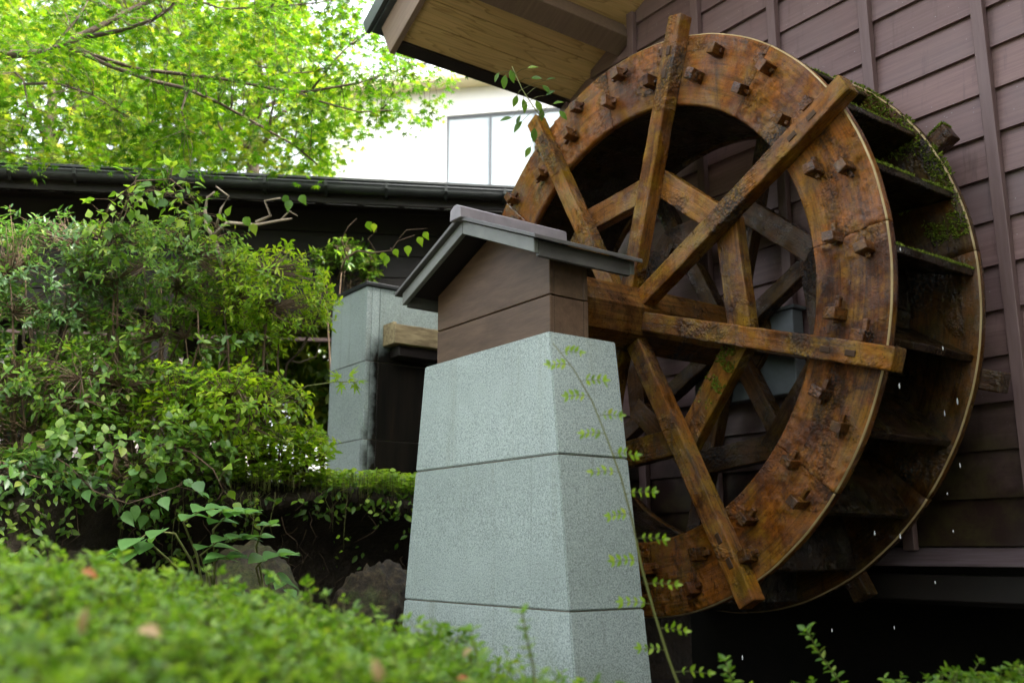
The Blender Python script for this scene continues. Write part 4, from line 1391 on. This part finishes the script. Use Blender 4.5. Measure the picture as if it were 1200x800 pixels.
# ------------------------------------------------------------------ azalea hedge in the foreground
def hedge(name, label, s0, s1, d0, d1, top, n, size, seed=0, group=None, low=.05, n_ind=0):
    """mounded low hedge; s runs to the viewer's right, d away from him, top(s, d) is its height"""
    f2 = unit(np.array([FW[0], FW[1], 0])); r2 = RT
    w = lambda s, d: CAM * np.array([1, 1, 0]) + r2 * s + f2 * d
    c = w((s0 + s1) / 2, (d0 + d1) / 2); c[2] = -2.6
    t = thing(name, label, 'hedge', c, group)
    V, F = [], []
    ns, nd = 34, 26
    for j in range(nd + 1):
        for i in range(ns + 1):
            s = s0 + (s1 - s0) * i / ns; d = d0 + (d1 - d0) * j / nd
            p = w(s, d)
            edge = min(i, ns - i, 2) / 2 * min(j, nd - j, 2) / 2
            z = top(s, d) - .085 + .02 * noise.noise((s * 8, d * 8, seed))
            p[2] = z * edge + (-2.65) * (1 - edge)
            V.append(p)
    for j in range(nd):
        for i in range(ns):
            a = j * (ns + 1) + i
            F.append((a, a + 1, a + ns + 2, a + ns + 1))
    put('inner_twigs', mesh_from('inner_twigs', V, F, True), MAT['hedge_core'], t)
    acc = Acc(); LP, LD, LN, LS = [], [], [], []
    for k in range(n):
        s, d = npr.uniform(s0, s1), npr.uniform(d0, d1)
        e = min(s - s0, s1 - s, d - d0, d1 - d)
        p = w(s, d)
        z = top(s, d)
        if e < .12: z -= (.12 - e) * 1.6
        dep = abs(npr.normal(0, .030))
        if npr.uniform() < .10: dep = -npr.uniform(0, low)
        p[2] = z - dep + .028 * noise.noise((s * 9, d * 9, 5 + seed))
        ax = unit(np.array([npr.normal(0, .35), npr.normal(0, .35), 1.0]))
        if dep < .02: acc.tube([p - ax * .07, p], [.0016, .001], 3)
        a = unit(np.cross(ax, npr.normal(0, 1, 3))); b = np.cross(ax, a)
        ph = npr.uniform(0, 6.3)
        m = npr.randint(5, 9)
        for q in range(m):
            ang = ph + q * 2.4
            o = math.cos(ang) * a + math.sin(ang) * b
            LP.append(p - ax * npr.uniform(0, .018)); LD.append(unit(o + ax * npr.uniform(.15, .9))); LN.append(unit(ax + npr.normal(0, .2, 3))); LS.append(size * npr.uniform(.55, 1.15))
    put('stem', acc.mesh('stem'), MAT['greentwig'], t, kind='stuff')
    add_leaves(t, L_TINY, LP, LD, LN, LS, MAT['l_hedge'], n_ind)
    return t


MAT['hedge_core'] = m_simple('hedge_inner', (.015, .022, .006), (.04, .05, .015), 20, .9, .6, 60)


def top_left(s, d):
    xs = [-2.6, -1.5, -.95, -.69, -.5, -.25, 0, .3, .6, 1.2]
    zs = [.02, .005, -.05, -.10, -.125, -.20, -.285, -.35, -.38, -.42]
    h = np.interp(s, xs, zs)
    h += -.075 * max(0, (2.0 - d)) ** 1.6
    h += .035 * noise.noise((s * 2.3, d * 2.3, 1))
    return CAM[2] + h


hedge('azalea_hedge', 'clipped low azalea hedge with tiny leaves, blurred in the foreground', -2.3, .45, .75, 2.75, top_left, 11500, .024, 1, n_ind=0)


def top_right(s, d):
    xs = [.5, 1.0, 1.25, 1.5, 1.75, 2.4]
    zs = [-.45, -.42, -.42, -.375, -.35, -.36]
    return CAM[2] + np.interp(s, xs, zs) + .04 * noise.noise((s * 3, d * 3, 7)) - .10 * max(0, 2.8 - d)


hedge('azalea_hedge', 'low azalea hedge along the bottom edge in front of the dark pit', .52, 2.6, 2.3, 3.35, top_right, 3600, .026, 5)


def shoot(name, label, pts, d, n, size, base):
    P = [at(x, y, d) for x, y in pts]
    t = thing(name, label, 'shoot', base, None)
    acc = Acc(); acc.tube([np.array(base)] + P, [.004] + [.003 - .0015 * i / len(P) for i in range(len(P))], 5)
    LP, LD, LN, LS = [], [], [], []
    tot = len(P) - 1
    for k in range(n):
        q = (k + 1) / n * tot; i = min(int(q), tot - 1); p = P[i] + (P[i + 1] - P[i]) * (q - i)
        ax = unit(P[i + 1] - P[i])
        a = unit(np.cross(ax, [.3, .4, .2])); b = np.cross(ax, a)
        for m in range(3 if k < n - 1 else 6):
            g_ = k * 1.1 + m * 2.1
            o = math.cos(g_) * a + math.sin(g_) * b
            LP.append(p); LD.append(unit(o + ax * npr.uniform(.2, .8))); LN.append(unit(ax + npr.normal(0, .2, 3))); LS.append(size * npr.uniform(.7, 1.15))
    put('stem', acc.mesh('stem'), MAT['greentwig'], t)
    add_leaves(t, L_TINY, LP, LD, LN, LS, MAT['l_hedge'], len(LP))


def low_pt(x, y, d, z): p = at(x, y, d); p[2] = z; return p


shoot('azalea_shoot', 'tall azalea shoot standing above the hedge in front of the dark pit', [(985, 800), (975, 785), (962, 768), (952, 750), (945, 738)], 3.0, 9, .034, low_pt(990, 820, 3.0, -1.95))
shoot('azalea_shoot', 'short azalea shoot just right of the fern-leaved stem', [(858, 806), (856, 790), (850, 774)], 2.9, 5, .034, low_pt(860, 820, 2.9, -1.95))
shoot('azalea_shoot', 'blurred azalea shoot in front of the pillar base', [(625, 780), (618, 750), (612, 718)], 2.1, 6, .026, low_pt(628, 800, 2.1, -1.85))
shoot('azalea_shoot', 'leafy azalea shoot at the left foot of the pillar', [(560, 790), (558, 765), (552, 738)], 2.2, 5, .036, low_pt(562, 800, 2.2, -1.85))


def compound_stem():
    d = 3.0
    pts = [(800, 815), (783, 770), (766, 715), (752, 665), (741, 610), (728, 560), (712, 515), (694, 470), (672, 432), (648, 402)]
    P = [at(x, y, d + .02 * i) for i, (x, y) in enumerate(pts)]
    t = thing('pinnate_stem', 'slender green stem with paired leaflets rising before the near granite pillar', 'plant', low_pt(806, 830, 3.0, -2.0))
    acc = Acc()
    acc.tube([low_pt(806, 830, 3.0, -2.0)] + P, [.0055] + [.005 - .0038 * i / len(P) for i in range(len(P))], 6)
    LP, LD, LN, LS = [], [], [], []
    k = 0
    for a, b in zip(P, P[1:]):
        for q in (.15, .62):
            p = a + (b - a) * q
            sg = 1 if k % 2 else -1
            k += 1
            L = .105 * (1 - .35 * k / 20) * npr.uniform(.8, 1.1)
            dr = unit(RT * sg + UP * .25 - FW * npr.uniform(-.3, .5))
            pts2 = [p + dr * L * s + np.array([0, 0, -.018 * s * s]) for s in np.linspace(0, 1, 5)]
            acc.tube(pts2, [.0012] * 5, 3)
            side = unit(np.cross(dr, [0, 0, 1.0]))
            for i in range(1, 5):
                for s2 in (-1, 1):
                    LP.append(pts2[i]); LD.append(unit(UP * s2 * .8 + side * s2 * .3 + dr * .6)); LN.append(unit(-FW + np.array([0, 0, .7]) + npr.normal(0, .3, 3))); LS.append(.027 * npr.uniform(.55, 1.1))
            LP.append(pts2[-1]); LD.append(dr); LN.append(unit(-FW + np.array([0, 0, .7]))); LS.append(.026)
    put('stem', acc.mesh('stem'), MAT['greentwig'], t)
    add_leaves(t, L_OV, LP, LD, LN, LS, MAT['l_cover'], 300)


compound_stem()

# fallen leaves caught on the hedge
def fallen(label, x, y, d, size, mat, a, tp=L_OV):
    p = at(x, y, d)
    V, F = tp
    Vc = V.copy(); Vc[:, 2] += .25 * np.abs(Vc[:, 1]) + .12 * np.sin(Vc[:, 0] * 3)
    Fm = frames((RT * math.cos(a) + UP * math.sin(a))[None], (-FW * .6 + UP)[None])[0]
    M = Matrix([[*(Fm[r] * size), p[r]] for r in range(3)] + [[0, 0, 0, 1]])
    tag(put('fallen_leaf', mesh_from('fallen_leaf', Vc, F, True), mat, None, M), label, 'leaf')


fallen('orange fallen leaf resting on the left of the azalea hedge', 95, 668, 1.75, .034, MAT['l_orange'], -.4)
fallen('pale tan curled leaf lying on the azalea hedge', 160, 738, 1.35, .042, MAT['l_tan'], -.2)
fallen('tan dead leaf sticking up from the bottom edge of the hedge', 445, 800, 1.3, .035, MAT['l_tan'], 1.8)
fallen('small pale leaf caught on the hedge before the pillar', 543, 770, 1.9, .026, MAT['l_tan'], .9)
fallen('small orange leaf low on the hedge before the pillar', 535, 795, 1.9, .024, MAT['l_orange'], .1)
fallen('buff withered leaf upright in the left of the hedge', 98, 745, 1.3, .04, MAT['l_tan'], 1.5, L_NAR)

# ------------------------------------------------------------------ maple over the corridor
def inside(x, y, poly):
    c = False
    n = len(poly)
    for i in range(n):
        (x1, y1), (x2, y2) = poly[i], poly[(i + 1) % n]
        if (y1 > y) != (y2 > y) and x < (x2 - x1) * (y - y1) / (y2 - y1) + x1: c = not c
    return c


def maple():
    d = 8.4
    tr = at(-330, 500, 8.8)
    t = thing('maple_tree', 'maple tree with fresh yellow-green leaves spreading over the corridor roof', 'tree', (tr[0], tr[1], GZ))
    acc = Acc()
    fork = at(-280, 120, 8.8)
    acc.tube([(tr[0], tr[1], GZ - .1), (tr[0] + .05, tr[1], GZ + 1.2), at(-310, 300, 8.8), fork], [.17, .14, .12, .10], 9)
    acc.tube([fork, at(-230, 20, 8.8), at(-200, -90, 9.2), at(-120, -220, 9.6)], [.09, .07, .05, .02], 7)
    put('trunk', acc.mesh('trunk'), MAT['bark'], t)
    acc = Acc()
    br = [[(-280, 120, .4), (-150, 92, .2), (-60, 70, 0), (0, 66, 0), (58, 62, 0), (90, 46, 0), (112, 34, .05), (150, 14, .1), (200, -12, .2), (260, -50, .3)],
          [(78, 52, 0), (110, 66, 0), (160, 80, .05), (215, 88, .1), (270, 93, .1), (320, 104, .15), (365, 106, .2), (420, 97, .3), (470, 82, .4), (512, 70, .45)],
          [(80, 54, 0), (130, 75, -.05), (180, 96, -.1), (220, 102, -.1), (255, 122, -.1), (300, 146, -.1), (345, 170, -.15), (370, 190, -.2)],
          [(100, 42, 0), (140, 36, 0), (178, 26, -.1), (200, 12, -.1), (212, -6, -.1)],
          [(220, 102, -.1), (210, 130, -.15), (220, 160, -.2)],
          [(15, 85, 0), (28, 96, 0), (34, 125, 0), (24, 162, 0)],
          [(215, -5, .1), (260, 12, .2), (320, 10, .3), (370, 4, .4), (430, -8, .5)],
          [(270, 93, .1), (300, 76, .1), (340, 84, .1), (380, 84, .15)],
          [(28, 96, 0), (70, 100, -.1), (110, 112, -.15), (150, 140, -.2)],
          [(345, 105, .15), (370, 118, .1), (420, 130, .1), (460, 128, .1)],
          [(-150, 92, .2), (-120, 130, .1), (-60, 150, .1), (0, 175, 0), (50, 190, 0)],
          [(60, 62, 0), (90, 20, .1), (110, -10, .2)],
          [(365, 106, .2), (395, 70, .25), (420, 45, .3)]]
    nodes = []
    for i, b in enumerate(br):
        P = [at(x, y, d + dd * 1.6) + npr.normal(0, .01, 3) for x, y, dd in b]
        r0 = .05 if i == 0 else (.022 if i < 4 else .011)
        acc.tube(P, [r0 * (1 - .72 * k / len(P)) for k in range(len(P))], 6)
        for a, c in zip(P, P[1:]):
            for q in (0, .33, .66): nodes.append(a + (c - a) * q)
    nodes = np.array(nodes)
    poly = [(-140, -90), (400, -90), (432, -20), (428, 20), (470, 45), (505, 60), (538, 88), (532, 118), (500, 135), (468, 150), (440, 150), (418, 175), (405, 192), (380, 196), (-140, 188)]
    LP, LD, LN, LS = [], [], [], []
    cnt = 0
    k = 0
    while cnt < 1500 and k < 12000:
        k += 1
        x, y = npr.uniform(-140, 540), npr.uniform(-90, 196)
        if not inside(x, y, poly): continue
        dd = d + npr.uniform(-.9, 1.5) if x < 370 else npr.uniform(8.5, 10.0)
        if noise.noise((x / 55, y / 32, dd * 1.3)) < -.13: continue
        p = at(x, y, dd)
        lay = .40
        p[2] = (round(p[2] / lay) * lay) * .85 + p[2] * .15 + npr.normal(0, .03)
        j = np.argmin(((nodes - p) ** 2).sum(1))
        o = nodes[j]
        if np.linalg.norm(p - o) < .62:
            acc.tube([o, (o + p) / 2 + npr.normal(0, .03, 3) + np.array([0, 0, .03]), p], [.0035, .0028, .0015], 3)
        ax = unit(np.array([p[0] - o[0], p[1] - o[1], -.05]) + npr.normal(0, .08, 3))
        cnt += 1
        side = unit(np.cross(ax, [0, 0, 1.0]))
        m = npr.randint(6, 12)
        for q in range(m):
            s = npr.uniform(-.14, .16)
            off = ax * s + side * npr.normal(0, .075) + np.array([0, 0, npr.normal(0, .028)])
            LP.append(p + off)
            LD.append(unit(ax * .6 + side * npr.normal(0, .8) + np.array([0, 0, -.25])))
            LN.append(unit(np.array([0, 0, 1.0]) + npr.normal(0, .33, 3)))
            LS.append(npr.uniform(.040, .070))
    put('branches', acc.mesh('branches'), MAT['bark'], t)
    add_leaves(t, L_MAPLE, LP, LD, LN, LS, MAT['l_maple'], 300)


maple()

# ------------------------------------------------------------------ trees behind the corridor
def far_tree(label, x, y, d, rx, ry, n, size, mat, seed):
    c = at(x, y, d)
    rh, rv = rx / FPX * d, ry / FPX * d
    base = (c[0], c[1], GZ + .1)
    t = thing('garden_tree', label, 'tree', base, None)
    acc = Acc()
    top = c + np.array([0, 0, rv * .5])
    acc.tube([base, (base[0] + .1, base[1], (base[2] + c[2]) / 2), c, top], [.16, .13, .08, .03], 7)
    lim = []
    for k in range(9):
        u = rand_unit(1)[0]; e = c + u * np.array([rh, rh, rv]) * .75
        s = np.array([c[0], c[1], c[2] - rv * npr.uniform(0, .6)])
        acc.tube([s, (s + e) / 2 + npr.normal(0, .15, 3), e], [.05, .035, .012], 5)
    put('trunk', acc.mesh('trunk'), MAT['bark'], t)
    u = rand_unit(n)
    r = npr.uniform(.12, 1, n) ** (1 / 3)
    lump = np.array([1 + .3 * noise.noise(Vector(q * 2.3) + Vector((seed, 0, 0))) + .2 * noise.noise(Vector(q * 5) + Vector((0, seed, 0))) for q in u])
    P = c + u * (r * lump)[:, None] * np.array([rh, rh, rv])
    keep = np.array([noise.noise(Vector(p) * (2.2 / max(.8, rh * .55)) + Vector((seed, 1, 2))) > -.16 for p in P])
    P = P[keep]
    m = len(P)
    D = unit(npr.normal(0, 1, (m, 3)) * np.array([1, 1, .4])); Nn = unit(np.array([0, 0, 1.0]) + npr.normal(0, .5, (m, 3)))
    put('crown', leaf_mesh('crown', L_MAPLE if size < .2 else L_OV, P, frames(D, Nn), npr.uniform(.6, 1.2, m) * size), mat, t)


far_tree('sunlit yellow-green tree behind the corridor at the left', 60, 130, 14, 130, 120, 7000, .12, MAT['l_far'], 1)
far_tree('pale lime tree behind the corridor left of the house', 300, 120, 15, 120, 110, 7000, .12, MAT['l_far'], 2)
far_tree('darker green tree behind the maple branches', 175, 150, 17, 95, 80, 5000, .13, MAT['l_far_dark'], 3)
far_tree('tall green tree rising at the upper left corner', 20, -10, 18, 150, 110, 6500, .14, MAT['l_far'], 4)
far_tree('tall pale tree above the maple in the upper left', 230, 10, 19, 130, 80, 5500, .14, MAT['l_far'], 5)
for i, (x, y, d, rx, ry, m_) in enumerate([(60, 445, 13.5, 125, 78, 'l_far_dark'), (240, 440, 13.2, 115, 72, 'l_far'), (380, 430, 12.6, 110, 92, 'l_far'), (490, 450, 13.5, 110, 100, 'l_far_dark')]):
    c = at(x, y, d)
    shrub('garden_bush', ['dark green bush beyond the corridor posts at the left', 'lime bush beyond the corridor posts in the middle', 'bright yellow-green bush beyond the corridor beside the far pillar', 'lime bush behind the stained granite pillar'][i], 'shrub', (c[0], c[1], GZ), c, (rx / FPX * d, rx / FPX * d, ry / FPX * d), 1000, L_OV, .17, 6, MAT[m_], MAT['twig'], n_ind=0, seed=30 + i, gap=.0)

# ------------------------------------------------------------------ unseen trees and a shrub, added to block sky light from right and behind
def shade_tree(label, x, y, zc, rh, rv, n, seed):
    base = (x, y, -2.62)
    t = thing('garden_tree', label, 'tree', base)
    c = np.array([x, y, zc])
    acc = Acc()
    acc.tube([base, (x + .1, y, (zc - 2.6) / 2), (x, y + .1, zc), (x, y, zc + rv * .6)], [.2, .16, .10, .04], 8)
    for k in range(10):
        u = rand_unit(1)[0]; e = c + u * np.array([rh, rh, rv]) * .8
        s_ = np.array([x, y, zc - rv * npr.uniform(-.2, .6)])
        acc.tube([s_, (s_ + e) / 2 + npr.normal(0, .2, 3), e], [.06, .04, .015], 5)
    put('trunk', acc.mesh('trunk'), MAT['bark'], t)
    u = rand_unit(n); r = npr.uniform(.1, 1, n) ** (1 / 3)
    P = c + u * r[:, None] * np.array([rh, rh, rv])
    D = unit(npr.normal(0, 1, (n, 3))); Nn = unit(np.array([0, 0, 1.0]) + npr.normal(0, .6, (n, 3)))
    put('crown', leaf_mesh('crown', L_OV, P, frames(D, Nn), npr.uniform(.6, 1.2, n) * .30), MAT['l_far_dark'], t)


shade_tree('unseen dense tree beside the timber building, added to block sky light from the right', 7.4, -1.6, 1.6, 2.1, 4.0, 5200, 1)
shade_tree('unseen dense tree behind the viewer at the right, added to block sky light', 8.6, -5.4, 1.6, 2.6, 4.2, 5600, 2)
shade_tree('unseen broad tree behind the viewer, added to block low sky light', 3.0, -10.8, 1.2, 3.2, 4.2, 3600, 3)
shade_tree('unseen broad tree behind the viewer at the left, added to block low sky light', -4.0, -11.0, .2, 3.4, 3.4, 1500, 4)
shrub('evergreen_shrub', 'unseen evergreen shrub right of the wheel pit, added to block low light', 'shrub', (3.95, -.35, -2.62), (3.95, -.35, -1.35), (.75, .8, 1.25), 700, L_OV, .13, 7, MAT['l_dark'], MAT['twig'], n_ind=0, seed=41, gap=-.1, shell=.2)  # unseen, added to keep low light off the wheel and lower wall

# ------------------------------------------------------------------ falling water drops
bm = bmesh.new()
bmesh.ops.create_icosphere(bm, subdivisions=2, radius=1)
for v in bm.verts:
    z = v.co.z
    k = 1 - .45 * max(0, z)
    v.co = Vector((v.co.x * .0042 * k, v.co.y * .0042 * k, z * .0125))
drop_me = bm_mesh('water_drop', bm, True)
MAT['water'] = NT('water').done((1, 1, 1), .02, None, .5, Transmission_Weight=.6, IOR=1.33)
for (x, y, d) in [(1055, 292, 4.4), (1105, 408, 4.6), (1107, 484, 4.6), (1054, 452, 4.3), (1125, 545, 4.8), (1110, 578, 4.8), (1055, 628, 4.7), (1025, 624, 4.6), (1117, 622, 4.8), (975, 738, 4.8), (1048, 735, 4.8), (1096, 682, 5.0), (1122, 470, 4.7), (870, 770, 4.6)]:
    tag(put('water_drop', drop_me, MAT['water'], None, T(*at(x, y, d)) @ Matrix.Diagonal((*([rnd.uniform(.6, 1.1)] * 2), rnd.uniform(.6, 1.4), 1))), 'bright water drop falling from the wet buckets of the wheel', 'water drop', 'drops falling from the wheel')
